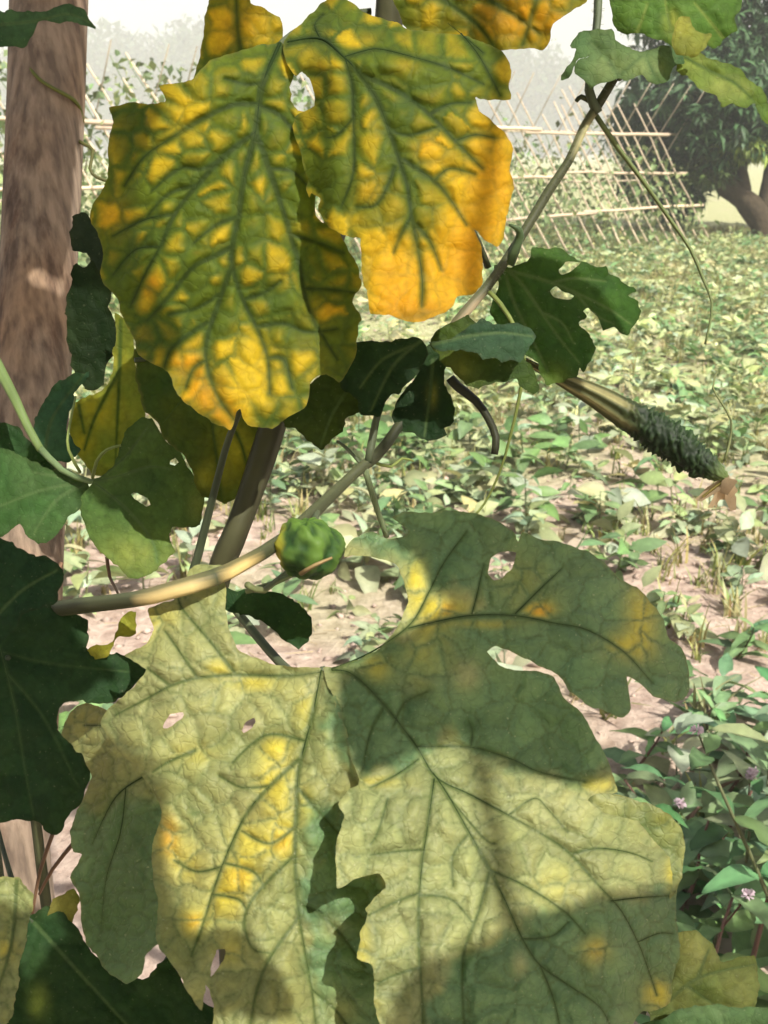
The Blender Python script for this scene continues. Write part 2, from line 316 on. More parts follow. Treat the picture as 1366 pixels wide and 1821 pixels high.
def scatter():
    spots = []
    tries = 0
    while len(spots) < 6200 and tries < 90000:
        tries += 1
        d = 1.3+13*rng.uniform()**.62
        x = rng.uniform(-.47, .47)*d*1.02; y = d
        # bare-soil patches and lush patches
        dn = fbm(x*1.1+9, y*1.1+5, 21, 3)
        bare = dn-.42+.035*(d-4) > rng.uniform(-.3, .22)
        if not bare: continue
        if x/max(d, .1) < -.05 and d < 3.2 and rng.uniform() < .5: continue
        spots.append((x, y, d))
    spots.sort(key=lambda s: s[2])
    A = Acc(); wm = [a.get() for a in WT]; protos = []
    count = 0
    for (x, y, d) in spots:
        a, s = rng.uniform(0, 6.28), rng.uniform(.6, 1.35)
        pos = np.array([x, y, float(gz(x, y))])
        vis = x/d > -.22
        if count < 240 and vis and d > 1.5:
            k = int(rng.integers(len(WT)))
            if len(protos) <= k or True:
                if not any(p[0] == k for p in protos):
                    V, T, C = WT[k].get(); o = mesh('weed_plant', V, T, M_WEED, col=C, smooth=True); protos.append((k, o.data))
                else:
                    o = bpy.data.objects.new('weed_plant', [p[1] for p in protos if p[0] == k][0]); link(o)
            o.location = pos.tolist(); o.rotation_euler = (0, 0, a); o.scale = (s, s, s)
            hgt = s*float(WT[k].get()[0][:, 2].max()); g_ = WT[k].get()[2][-1].mean()
            tag(o, '%s %s weed with %s leaves sprouting from the pale dry soil' % ('upright' if hgt > .16 else 'low' if hgt > .10 else 'ground-hugging', 'dark green' if g_ < .15 else 'pale grey-green' if g_ > .23 else 'mid green', 'large' if s > 1.1 else 'small' if s < .8 else 'oval'), 'weed', 'low weeds dotted over the bare soil'); count += 1
        else:
            B = WF[int(rng.integers(len(WF)))] if d > 4 else WT[int(rng.integers(len(WT)))]
            A.add(*place(B, pos, a, s*.95, rng.uniform(.85, 1.3)*(1+.15*min(1, max(0, (d-3)/4)))))
    tag(A.build('ground_cover', M_WEED), 'dense low broad-leaved weeds covering the field behind the vines', 'ground cover', kind='stuff')
    A = Acc()
    for k in range(13000):
        d = 1.4+15*rng.uniform()**.6; x = rng.uniform(-.46, .46)*d
        g = fbm(x*.9+3, d*.9+8, 31, 3)+.02*(d-5)
        if g < rng.uniform(.3, .62): continue
        A.add(*place(GT[int(rng.integers(len(GT)))], np.array([x, d, float(gz(x, d))]), rng.uniform(0, 6.28), rng.uniform(.5, 1.1), rng.uniform(.8, 1.2)))
    tag(A.build('grass', M_WEED), 'thin yellow-green grass blades scattered over the dry field', 'grass', kind='stuff')
    A = Acc()                           # clods and straw on the soil
    oc = np.array([[1, 0, 0], [-1, 0, 0], [0, 1, 0], [0, -1, 0], [0, 0, 1], [0, 0, -1]], float)
    ot = np.array([[0, 2, 4], [2, 1, 4], [1, 3, 4], [3, 0, 4], [2, 0, 5], [1, 2, 5], [3, 1, 5], [0, 3, 5]])
    for k in range(3000):
        d = 1.4+7*rng.uniform()**.8; x = rng.uniform(-.4, .46)*d; s = .006+.016*rng.uniform()**3
        V = oc*rng.uniform(.6, 1.4, (6, 1))*s*np.array([1.2, 1, .6])@rot(rng.uniform(0, 6.28), rng.normal(0, .4)).T
        A.add(V+np.array([x, d, float(gz(x, d))+.002]), ot, np.array([.44, .34, .28])*rng.uniform(.6, 1.2))
    for k in range(1500):
        d = 1.4+7*rng.uniform()**.8; x = rng.uniform(-.4, .46)*d; L = rng.uniform(.02, .09); a = rng.uniform(0, 6.28)
        p = np.array([x, d, float(gz(x, d))+.005]); q = p+np.array([math.cos(a)*L, math.sin(a)*L, rng.uniform(-.002, .012)])
        A.add(*stick(p, q, .0014, .0008, 3), c=np.array([.5, .4, .24])*rng.uniform(.5, 1.2))
    tag(A.build('soil_litter', simple_material('litter', .9, .1, 60)), 'crumbs of dry soil and bits of straw on the ground', 'soil litter', kind='stuff')
scatter()

# ---- flowering herbs at the right
def herb(base, h, lean, label, seed, ll=.075, nodes=6, col=(.09, .17, .06), stemc=(.12, .10, .06), flowers=2):
    r = np.random.default_rng(seed); root = empty('flowering_herb', base.tolist())
    t = np.linspace(0, 1, 9)[:, None]; path = base+np.concatenate([t**1.4*lean[0]*h, t**1.4*lean[1]*h, t*h-.04], 1)+np.concatenate([.012*np.sin(5*t+seed), .01*np.cos(4*t), 0*t], 1)
    V, T = tube(path, np.linspace(.0045, .0018, 9), 7); mesh('stem', V, T, M_STEM, root, col=np.tile(stemc, (len(V), 1)))
    a = r.uniform(0, 3)
    for k in range(nodes):
        f = .2+.8*k/(nodes-1); i = f*8; i0 = min(int(i), 7); p = path[i0]+(path[i0+1]-path[i0])*(i-i0); a += 1.57+r.normal(0, .2)
        for s in (0, math.pi):
            L = ll*r.uniform(.75, 1.25)*(1.15-.45*f); V, T = leaflet(L, L*r.uniform(.3, .42), r.uniform(.1, .5), r.uniform(.2, .7), 7)
            R = rot(a+s+r.normal(0, .2), r.uniform(.1, .7), r.normal(0, .3)); c = np.array(col)*r.uniform(.7, 1.35)*np.array([r.uniform(.8, 1.4), 1, r.uniform(.8, 1.2)])
            cv = np.tile(c, (len(V), 1)); cv[1::3] *= 1.35; cv *= r.uniform(.85, 1.12, (len(V), 1)); mesh('leaf', (V+r.normal(0, .0012, V.shape))@R.T+p, T, M_WEED, root, col=cv)
    for k in range(flowers):
        p = path[-1-k*2]+np.array([r.normal(0, .02), r.normal(0, .02), .012+.006*k]); A = Acc()
        q = path[max(0, 7-k*2)]; A.add(*stick(q, p, .0012), c=stemc)
        for m in range(34):
            d = r.normal(0, 1, 3); d[2] = abs(d[2])*.9-.15; d /= np.linalg.norm(d); s = np.cross(d, r.normal(0, 1, 3)); s /= np.linalg.norm(s)
            L = .0085*r.uniform(.8, 1.2); A.add(np.stack([p+d*.002-s*.0012, p+d*.002+s*.0012, p+d*L+s*.002, p+d*L-s*.002]), [[0, 1, 2], [0, 2, 3]], np.array([.75, .62, .68])*r.uniform(.7, 1.1))
        A.build('flower_head', M_PETAL, root, smooth=False)
    return tag(root, label, 'herb', 'flowering herbs beside the vine')
HL = 'leafy green herb with small pale pink flower heads beside the mottled vine'
for k, (x, y, h, lx, ly, fl) in enumerate([(1190, 1760, .34, -.1, .1, 2), (1290, 1830, .46, .2, .1, 2), (1375, 1700, .42, -.15, 0, 1), (1250, 1600, .30, .1, -.1, 1), (1340, 1530, .30, .25, .1, 1),
        (1160, 1520, .20, -.3, 0, 0), (1420, 1900, .5, -.3, .1, 2), (1215, 1930, .3, .2, .2, 1), (1330, 1400, .22, .3, 0, 0), (1130, 1400, .16, .2, .1, 0), (1395, 1480, .3, -.2, 0, 1), (1270, 1450, .2, .2, 0, 0), (1190, 1480, .16, -.1, 0, 0), (1240, 1330, .14, .2, 0, 0), (1300, 1280, .15, -.2, 0, 0), (1390, 1340, .2, -.2, 0, 0), (1120, 1500, .13, .1, 0, 0), (1330, 1640, .3, -.1, 0, 1), (1260, 1720, .33, .1, 0, 0), (1200, 1620, .22, .2, 0, 0), (1390, 1600, .3, 0, 0, 0), (1180, 1230, .12, .2, 0, 0), (1320, 1180, .14, 0, 0, 0), (1400, 1780, .4, -.1, 0, 1)]):
    herb(G(x, y), h, (lx, ly), ('%s %s herb with %s stem and %s pink flower head%s beside the vine' % ('tall' if h > .4 else 'leafy' if h > .3 else 'short', ['deep green', 'mid green', 'pale green'][k % 3], ['olive', 'reddish'][k % 2], ('one' if fl == 1 else 'two'), '' if fl == 1 else 's')) if fl else '%s %s flowerless herb with %s stem among the weeds beside the vine' % ('knee-high' if h > .28 else 'bushy' if h > .18 else 'stunted', ['deep green', 'mid green', 'pale green'][k % 3], ['olive', 'reddish'][k % 2]), 50+k, ll=.085+.016*(k % 3), nodes=6+(k % 3), flowers=fl, col=[(.085, .19, .07), (.12, .23, .09), (.15, .24, .12)][k % 3], stemc=[(.10, .11, .05), (.16, .09, .07)][k % 2])
# brown woody twig leaning through the herbs
tw = crom([G(1205, 1640)+np.array([0, 0, .02]), P(1225, 1455, 1.72), P(1270, 1405, 1.75), P(1330, 1375, 1.8), P(1400, 1350, 1.85)], .03)
V, T = tube(tw, np.linspace(.0075, .004, len(tw)), 8)
tag(mesh('woody_twig', V, T, M_STEM, col=np.tile((.15, .10, .075), (len(V), 1))), 'bare brown woody twig leaning among the flowering herbs', 'twig')

# ---- bamboo trellis
A0, A1 = G(1268, 432), G(900, 472); U = A1-A0; U /= np.linalg.norm(U); NV = np.array([-U[1], U[0], 0]); NV = NV if NV[1] > 0 else -NV
TL = 9.4
trellis = empty('bamboo_trellis', ((A0+U*TL/2)).tolist())
tag(trellis, 'lattice trellis of thin pale bamboo poles in the field behind the vines', 'trellis')
def bamboo(name, a, b, r, c):
    n = 9; t = np.linspace(0, 1, n)[:, None]; p = a+(b-a)*t+np.stack([rng.normal(0, .007, n)]*3, 1)*np.sin(np.pi*t)
    V, T = tube(p, r*(1-.35*t[:, 0]), 6); return mesh(name, V, T, M_BAMB, trellis, col=np.tile(np.array(c)*rng.uniform(.8, 1.15), (len(V), 1)))
BC = (.62, .50, .36)
def fp(s, f):                                   # point on the front lattice plane
    lean = .62+.06*math.sin(s*2.1); return A0+U*(s+lean*f)+NV*.8*f+np.array([0, 0, 1.72*f])
s = .05
while s < TL:
    f1 = rng.uniform(.9, 1.12); bamboo('pole', fp(s, -.02), fp(s+rng.normal(0, .03), f1), .013, BC); s += rng.uniform(.17, .29)
s = .1
while s < TL:
    b = A0+U*(s-.35)+NV*1.75+np.array([0, 0, -.03]); e = b-NV*1.25+U*(-.35)*0+np.array([0, 0, 2.0])+U*rng.normal(-.1, .05); bamboo('rear_pole', b, e, .009, (.40, .34, .25)); s += rng.uniform(.35, .6)
for f, r in ((.80, .022), (.52, .019), (.27, .019), (.03, .02)):
    s = -.04
    while s < TL:
        e = min(s+rng.uniform(2.2, 3.2), TL); o = np.array([0, 0, 1])*rng.normal(0, .02, 1)-NV*.02
        bamboo('cross_bar', fp(s-.1, f)+o-U*.62*f*0, fp(e, f)+o+np.array([0, 0, rng.normal(0, .03)]), r, (.66, .52, .38)); s = e-.15 if e < TL else TL+1
for f in (.45, .8):
    b = A0+NV*(1.75-1.25*f*.86)+np.array([0, 0, 1.72*f]); bamboo('cross_bar', b-U*.3, b+U*TL, .013, (.45, .37, .27))
# bean vines climbing the lattice and bushes behind it
def bean(s, dens, hgt, off, label, seed, grp):
    r = np.random.default_rng(seed); root = fp(s, 0)+NV*off; o = empty('bean_vine', root.tolist()); A = Acc(); B = Acc()
    t = np.linspace(0, 1, 14)[:, None]; pth = root+U*.62*t*hgt/1.72+NV*(.8*t*hgt/1.72 if off < .3 else .1*t)+np.concatenate([.03*np.sin(9*t+seed), .03*np.cos(8*t), t*hgt], 1); pth[0, 2] -= .03
    B.add(*tube(pth, .004, 5), c=(.14, .2, .08)); nl = int(dens)
    for k in range(nl):
        i = r.integers(0, 13); sp_ = .34 if off > .3 else .18; p = pth[i]+r.normal(0, 1, 3)*np.array([sp_, sp_, .10]); p[2] = max(p[2], .03); L = r.uniform(.05, .11)
        V, T = leaflet(L, L*.72, r.uniform(0, .4), r.uniform(.2, .7), 2); R = rot(r.uniform(0, 6.28), r.uniform(-.9, .5), r.normal(0, .5))
        A.add(V@R.T+p, T, np.array([.19, .27, .11])*r.uniform(.5, 1.5)*np.array([r.uniform(.85, 1.3), 1, 1]))
    A.build('leaves', M_WEED, o)['kind'] = 'stuff'; B.build('stem', M_STEM, o); return tag(o, label, 'bean vine', grp)
for k in range(30):
    s = .15+k*.31; left = s > 5.2
    hb = 1.9 if left else rng.uniform(.7, 1.7)
    bean(s+rng.normal(0, .05), 230 if left else 70+int(rng.integers(40)), hb, .05, 'thick leafy bean vine smothering the bamboo poles behind the wooden post' if left else 'sparse green bean vine climbing %s of the bamboo lattice' % ('to the top bar' if hb > 1.35 else 'to the middle bars' if hb > 1.0 else 'only the lower bars'), 300+k, 'bean vines on the trellis')
for k in range(16):
    bean(.2+k*.55+rng.normal(0, .1), 420, rng.uniform(.7, 1.3), 1.9+rng.uniform(0, 1.2), 'bushy green bean plant growing in the row behind the lattice', 400+k, 'bean plants behind the trellis')

# ---- mango tree
def foliage(A, c, rad, n, L, r, base, squash=(1, 1, 1), per=7, shell=.55):
    for k in range(n):
        d = r.normal(0, 1, 3); d /= np.linalg.norm(d); p = c+d*rad*np.array(squash)*(shell+(1-shell)*r.uniform()**.6)*r.uniform(.75, 1.08)
        cl = base*r.uniform(.6, 1.35)
        for m in range(per):
            l = L*r.uniform(.7, 1.2); V, T = leaflet(l, l*.3, .3, r.uniform(.2, .8), 2)
            R = rot(r.uniform(0, 6.28), r.uniform(-.9, .6), r.normal(0, .4)); A.add(V@R.T+p, T, cl*r.uniform(.75, 1.3))
TB = G(1360, 424); TD = TB[1]
def tp(x, y, dd=0): return P(x, y, float((TB-np.array([0, 0, H]))@np.array([0, cp, -sp]))+dd)
tree = tag(empty('mango_tree', TB.tolist()), 'dark dense tree with forked brown trunk beside the trellis', 'tree')
A = Acc()
def limb(pts, r0, r1):
    p = crom(np.array(pts), .12); p = p+rng.normal(0, .008, p.shape); A.add(*tube(p, np.linspace(r0, r1, len(p))*(1+.08*np.sin(np.arange(len(p))*1.7)), 12, .06, 3))
limb([TB+np.array([0, 0, -.15]), tp(1358, 410), tp(1345, 380), tp(1322, 352), tp(1296, 335), tp(1285, 308), tp(1283, 270, .5), tp(1260, 200, 1.0)], .19, .06)
limb([tp(1322, 352), tp(1318, 320), tp(1316, 290), tp(1318, 250, .4), tp(1325, 170, .9)], .12, .05)
limb([tp(1352, 395), tp(1368, 350, .2), tp(1375, 300, .3), tp(1400, 240, .6), tp(1430, 130, 1.)], .16, .07)
limb([tp(1296, 335), tp(1260, 300, .5), tp(1220, 240, 1.0)], .09, .03)
A.build('trunk', M_BARK, tree)
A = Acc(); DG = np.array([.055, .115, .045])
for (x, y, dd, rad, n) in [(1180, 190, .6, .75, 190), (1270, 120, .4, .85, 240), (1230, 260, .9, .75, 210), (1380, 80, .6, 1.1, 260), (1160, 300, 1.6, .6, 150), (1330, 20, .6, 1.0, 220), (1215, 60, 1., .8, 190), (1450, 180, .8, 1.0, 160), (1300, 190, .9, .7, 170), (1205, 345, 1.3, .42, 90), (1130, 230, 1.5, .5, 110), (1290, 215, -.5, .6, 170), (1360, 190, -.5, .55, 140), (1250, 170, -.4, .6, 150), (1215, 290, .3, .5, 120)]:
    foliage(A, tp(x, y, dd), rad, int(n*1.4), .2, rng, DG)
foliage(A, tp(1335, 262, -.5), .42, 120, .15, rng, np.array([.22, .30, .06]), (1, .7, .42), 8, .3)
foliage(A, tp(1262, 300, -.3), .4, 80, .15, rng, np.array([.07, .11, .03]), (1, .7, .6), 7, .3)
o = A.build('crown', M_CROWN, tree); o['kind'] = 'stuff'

# ---- bushes far left behind the beans and the hazy wood on the skyline
def wood(name, label, d, xs, top, n, seed, col, L):
    r = np.random.default_rng(seed); A = Acc()
    for x in np.linspace(xs[0], xs[1], n):
        y = top(x)+r.normal(0, 5); hz = H+(HZ-y)/F*d; px = (x-CX)/F*d; w = hz*r.uniform(.22, .4)
        A.add(*tube(np.array([[px, d, -.2], [px, d, hz*.3], [px+r.normal(0, .3), d, hz*.75]]), [hz*.03, hz*.025, hz*.01], 6), c=(.06, .05, .04))
        for q in range(6):
            m = 520; c = np.array([px+r.normal(0, w*.6), d+r.normal(0, w*.6), hz*r.uniform(.2, .8)]); dd = r.normal(0, 1, (m, 3)); dd /= np.linalg.norm(dd, axis=1)[:, None]
            cen = c+dd*w*r.uniform(.6, .95)*np.array([1, 1, .85])*(.45+.55*r.uniform(0, 1, (m, 1))**.5); tri = cen[:, None]+r.normal(0, L, (m, 3, 3)); tri[..., 2] = np.minimum(np.maximum(tri[..., 2], -.1), hz*1.05)
            A.add(tri.reshape(-1, 3), np.arange(m*3).reshape(-1, 3), np.repeat(np.array(col)*r.uniform(.6, 1.4, (m, 1)), 3, 0))
    A2 = A.build(name, M_CROWN); return tag(A2, label, 'woods', kind='stuff')
wood('distant_wood', 'pale hazy line of far woods on the skyline', 215, (-250, 1600), lambda x: 98+26*math.sin(x*.011+1.2)+9*math.sin(x*.05)+(45 if x > 800 else 0)*min(1, (x-800)/150), 52, 5, (.05, .09, .04), .55)

# ================================================================== NEAR PLANTS
def blob(x, y, L):
    s = np.zeros(len(x))
    for b in L:
        bx, by, r, a = b[:4]; ry = b[4] if len(b) > 4 else r
        s += a*np.exp(-(((x-bx)/r)**2+((y-by)/ry)**2))
    return s
def plane(x0, y0, d0, gx=0, gy=0, cx=0, cy=0, amp=.004, seed=1, extra=None):
    def f(x, y):
        u, v = (x-x0)/1000., (y-y0)/1000.
        d = d0+gx*u+gy*v+cx*u*u+cy*v*v+(fbm(x/90., y/90., seed, 3)-.5)*2*amp
        return d+extra(x, y) if extra else d
    return f
def leaf(vine, outline, depth, colf, mat, veins=(), holes=(), sp=5.0, quilt=.0015, cell=46, seed=1, shift=None, jit=1.2, vmat=None, vcol=(.022, .04, .012), name='leaf', tubes=True, label=None, vs=1.0):
    r = np.random.default_rng(seed)
    def loop(p, st):
        p = np.array(p, float); q = crom(p, st, True); ql = crom_lin(p, st); q = .5*q+.5*ql
        def nz(a, k): return fbm(q[:, 0]/a, q[:, 1]/a, seed+k, 2)-.5
        return q+np.stack([nz(7, 0), nz(7, 5)], 1)*2.2*jit+np.stack([nz(21, 2), nz(21, 7)], 1)*5.5*jit
    loops = [loop(outline, sp*.8)]+[loop(h, sp*.8) for h in holes]
    segs, vpts, vlines = [], [], []
    for vp in veins:
        pts, w = vp[0], vp[1]*vs; q = crom(np.array(pts, float), max(4., sp), False)
        hw = w*.5*(1-.86*np.linspace(0, 1, len(q))**1.3); vlines.append((q, hw))
        for i in range(len(q)-1): segs.append((*q[i], *q[i+1], hw[i]))
        t = np.gradient(q, axis=0); t /= np.linalg.norm(t, axis=1)[:, None]+1e-9; nn = np.stack([-t[:, 1], t[:, 0]], 1)
        vpts.append(q)
        for k in (-1, 1): vpts += [q+nn*(hw*k*1.2)[:, None], q+nn*((hw+3.2)*k)[:, None]]
    lo, hi = loops[0].min(0), loops[0].max(0)
    gx, gy = np.meshgrid(np.arange(lo[0], hi[0], sp), np.arange(lo[1], hi[1], sp*.87)); gx = gx+(np.arange(gx.shape[0]) % 2)[:, None]*sp*.5
    pts = np.stack([gx.ravel(), gy.ravel()], 1)+r.normal(0, sp*.12, (gx.size, 2))
    def keep(q, m):
        k = inside(q, loops[0])
        for h in loops[1:]: k &= ~inside(q, h)
        bs = np.concatenate([np.concatenate([l, np.roll(l, -1, 0)], 1) for l in loops])
        # distance to the boundary on a coarse hash
        B = np.concatenate(loops); key = {}
        for i, (a, b) in enumerate((B/16).astype(int)): key.setdefault((a, b), []).append(i)
        for i in np.nonzero(k)[0]:
            a, b = int(q[i, 0]/16), int(q[i, 1]/16)
            for da in (-1, 0, 1):
                for db in (-1, 0, 1):
                    for j in key.get((a+da, b+db), ()):
                        if (B[j, 0]-q[i, 0])**2+(B[j, 1]-q[i, 1])**2 < m*m: k[i] = False; break
        return q[k]
    vp_ = np.concatenate(vpts) if vpts else np.zeros((0, 2))
    vp_ = keep(vp_, sp*.5) if len(vp_) else vp_
    pts = keep(pts, sp*.6)
    if segs:
        pts = pts[segdist(pts, segs) > 3.6]
    allp = [l for l in loops]; edges = []; n = 0
    for l in loops:
        k = len(l); edges += [(n+i, n+(i+1) % k) for i in range(k)]; n += k
    q = np.concatenate(allp+[vp_, pts])
    vc, ve, vf, *_ = delaunay_2d_cdt([Vector(p) for p in q.tolist()], edges, [], 0, 1e-3)
    q = np.array([(v.x, v.y) for v in vc]); T = np.array([f for f in vf if len(f) == 3])
    c = q[T].mean(1); k = inside(c, loops[0])
    for h in loops[1:]: k &= ~inside(c, h)
    T = T[k]; used = np.unique(T); mp = np.full(len(q), -1); mp[used] = np.arange(len(used)); q = q[used]; T = mp[T]
    x, y = q[:, 0], q[:, 1]
    vd = segdist(q, segs) if segs else np.full(len(q), 50.)
    # cells between the smallest veins
    sx, sy = np.meshgrid(np.arange(lo[0]-cell, hi[0]+cell, cell), np.arange(lo[1]-cell, hi[1]+cell, cell*.9)); sd = np.stack([sx.ravel(), sy.ravel()], 1)+r.uniform(-.42, .42, (sx.size, 2))*cell
    wx = q+np.stack([fbm(x/40, y/40, seed+3)-.5, fbm(x/40, y/40, seed+4)-.5], 1)*cell*.5
    ed = np.empty(len(q)); cr = np.empty(len(q)); rnd = r.uniform(0, 1, len(sd))
    for i in range(0, len(q), 4000):
        D = ((wx[i:i+4000, None]-sd[None])**2).sum(-1); o = np.argpartition(D, 1, axis=1)[:, :2]
        d0, d1 = np.take_along_axis(D, o, 1).T; sw = d0 > d1; a = np.where(sw, o[:, 1], o[:, 0]); b = np.where(sw, o[:, 0], o[:, 1])
        ed[i:i+4000] = np.abs(d1-d0)/(2*np.linalg.norm(sd[a]-sd[b], axis=1)+1e-9); cr[i:i+4000] = rnd[a]
    dep = lambda X, Y: depth(np.asarray(X, float), np.asarray(Y, float))
    d = dep(x, y)-quilt*(S(vd, -1, 26)*.75+S(vd, 0, 8)*S(ed, 0, cell*.32)*.55)
    W = P(x, y, d)
    if shift is not None: W = W+np.asarray(shift)
    # wind so normals face the camera
    a, b, c3 = W[T[:5, 0]], W[T[:5, 1]], W[T[:5, 2]]; nn = np.cross(b-a, c3-a).sum(0)
    if nn@(np.array([0, 0, H])-W.mean(0)) < 0: T = T[:, ::-1]
    col = np.clip(colf(x, y, vd, ed, cr), .003, 1)
    eg = np.sort(np.concatenate([T[:, [0, 1]], T[:, [1, 2]], T[:, [2, 0]]]), 1); u_, c_ = np.unique(eg, axis=0, return_counts=True); rim = np.unique(u_[c_ == 1])
    col[rim] = mix(col[rim], col[rim]*.5+np.array([.20, .17, .06])*(.5 if mat != M_DARK else .08), np.clip(.1+.7*fbm(q[rim, 0]/50, q[rim, 1]/50, seed+31), 0, .6))
    o = mesh(name, W, T, mat, vine, col=col, uv=np.stack([x/1000., 1-y/1000.], 1))
    if label: o['label'] = label
    if tubes:
        for ql, hw in vlines:
            if len(ql) < 3: continue
            dd = dep(ql[:, 0], ql[:, 1]); w = P(ql[:, 0], ql[:, 1], dd+hw*dd/F*.72)
            if shift is not None: w = w+np.asarray(shift)
            V, TT = tube(w, hw*dd/F*.78, 6, caps=False); mesh('vein', V, TT, vmat or M_VEIN, o, col=np.tile(vcol, (len(V), 1)))
    return o
def stem(vine, pts, rad, col, name='stem', step=.012, ns=12, ridge=.07, nr=5, parent=None, streak=None, mat=None):
    w = [P(*p) if len(p) == 3 else p[3] for p in pts]
    while np.linalg.norm(w[-1]-w[-2]) > 2.2*np.linalg.norm(w[-2]-w[-3]): w.insert(-1, w[-2]+(w[-1]-w[-2])*min(.5, 1.3*np.linalg.norm(w[-2]-w[-3])/np.linalg.norm(w[-1]-w[-2])))
    q = crom(np.array(w), step)
    rr = np.interp(np.linspace(0, 1, len(q)), np.linspace(0, 1, len(rad)), rad) if np.ndim(rad) else np.full(len(q), rad)
    rr = rr*(1+.05*np.sin(np.arange(len(q))*.9))
    V, T = tube(q, rr, ns, ridge, nr, twist=.03); c = np.tile(np.array(col, float), (len(V), 1))
    th = np.tile(np.arange(ns), len(q)); c[:len(th)] *= (.8+.4*((th*5//ns) % 2))[:, None]
    if streak:
        qq = np.repeat(q, ns, 0)
        for pt, rad_, cc in streak:
            m = 1-S(np.linalg.norm(qq-P(*pt), axis=1), rad_*.75, rad_); m = m*(.55+.45*np.cos(th*2*np.pi/ns*2+.6)); c[:len(th)] = mix(c[:len(th)], np.array(cc)[None], m)
    return mesh(name, V, T, mat or M_STEM, parent or vine, col=c)
def down(px, py, d, dx=0, dy=0):          # a point on the ground under a pixel point
    w = P(px, py, d); return (0, 0, 0, np.array([w[0]+dx, w[1]+dy, -.03]))
R_ = lambda px, d: px*.5*d/F              # pixel width -> radius

# ---- wooden post
PD = .86
pw = [P(x, y, PD) for x, y in ((92, -120), (86, 60), (82, 200), (72, 420), (62, 620), (52, 780), (45, 1000), (36, 1300), (25, 1560))]
b = pw[-1].copy(); b[2] = -.25; b[0] -= .01; pw.append(b)
q = crom(np.array(pw), .02); n = len(q); rr = np.interp(np.linspace(0, 1, n), [0, .5, 1], [R_(133, PD), R_(128, PD), R_(132, PD)])
ns = 40; V, T = tube(q, rr, ns); th = np.tile(np.arange(ns)/ns*2*np.pi, n); zz = np.repeat(np.arange(n), ns)
ax = np.repeat(q, ns, 0); dv = V[:n*ns]-ax; V[:n*ns] = ax+dv*(1+.10*(fbm(np.cos(th)*1.3+5+zz*.01, np.sin(th)*1.3+zz*.045, 8, 4)-.5))[:, None]
tag(mesh('wooden_post', V, T, M_POST, origin=q[-1]), 'weathered brown round wooden post standing behind the vine leaves', 'post')

# ---- the three vines
VA = tag(empty('gourd_vine', (P(400, 1000, .60)*[1, 1, 0]).tolist()), 'gourd vine with big yellow-mottled leaves on a thick grooved upright stem', 'vine', 'gourd vines')
VB = tag(empty('gourd_vine', (P(90, 1080, .62)*[1, 1, 0]).tolist()), 'slender gourd vine slanting upward with toothed leaves, tendrils and a warty young gourd', 'vine', 'gourd vines')
VC = tag(empty('gourd_vine', (P(-40, 900, .70)*[1, 1, 0]).tolist()), 'dark green gourd vine growing against the wooden post', 'vine', 'gourd vines')

GA, GB = np.array([.10, .135, .012]), np.array([.06, .10, .016])
YE, OR, VN = np.array([.52, .37, .018]), np.array([.60, .29, .012]), np.array([.03, .052, .012])
def mosaic(Y, O, seed, dark=(), cellw=1.0, gain=1.0):
    def f(x, y, vd, ed, cr):
        g = mix(GA, GB, fbm(x/60, y/60, seed))*(.8+.5*fbm(x/14, y/14, seed+2))[:, None]
        Yv = blob(x, y, Y); Ov = np.clip(blob(x, y, O), 0, 1); nz = fbm(x/30, y/30, seed+7)
        core = S(ed, 1, 17)*S(vd, 1, 20)
        am = np.clip(core*np.clip(cr*1.15-.22+.7*(nz-.45), 0, 1)*cellw*gain+Yv*(.35+.65*S(vd, -1, 12))*(.55+.75*nz), 0, .97)
        c = mix(g, mix(YE, OR, np.clip(Ov+.3*(fbm(x/22, y/22, seed+9)-.5), 0, 1)), am)
        c = mix(c, VN, (1-S(vd, -.5, 6))*.85*(1-.45*np.clip(Yv, 0, 1))); c = mix(c, VN*1.7, (1-S(ed, 0, 5))*.5*(1-.6*np.clip(Yv, 0, 1)))
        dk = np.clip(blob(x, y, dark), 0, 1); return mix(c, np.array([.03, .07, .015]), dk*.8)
    return f
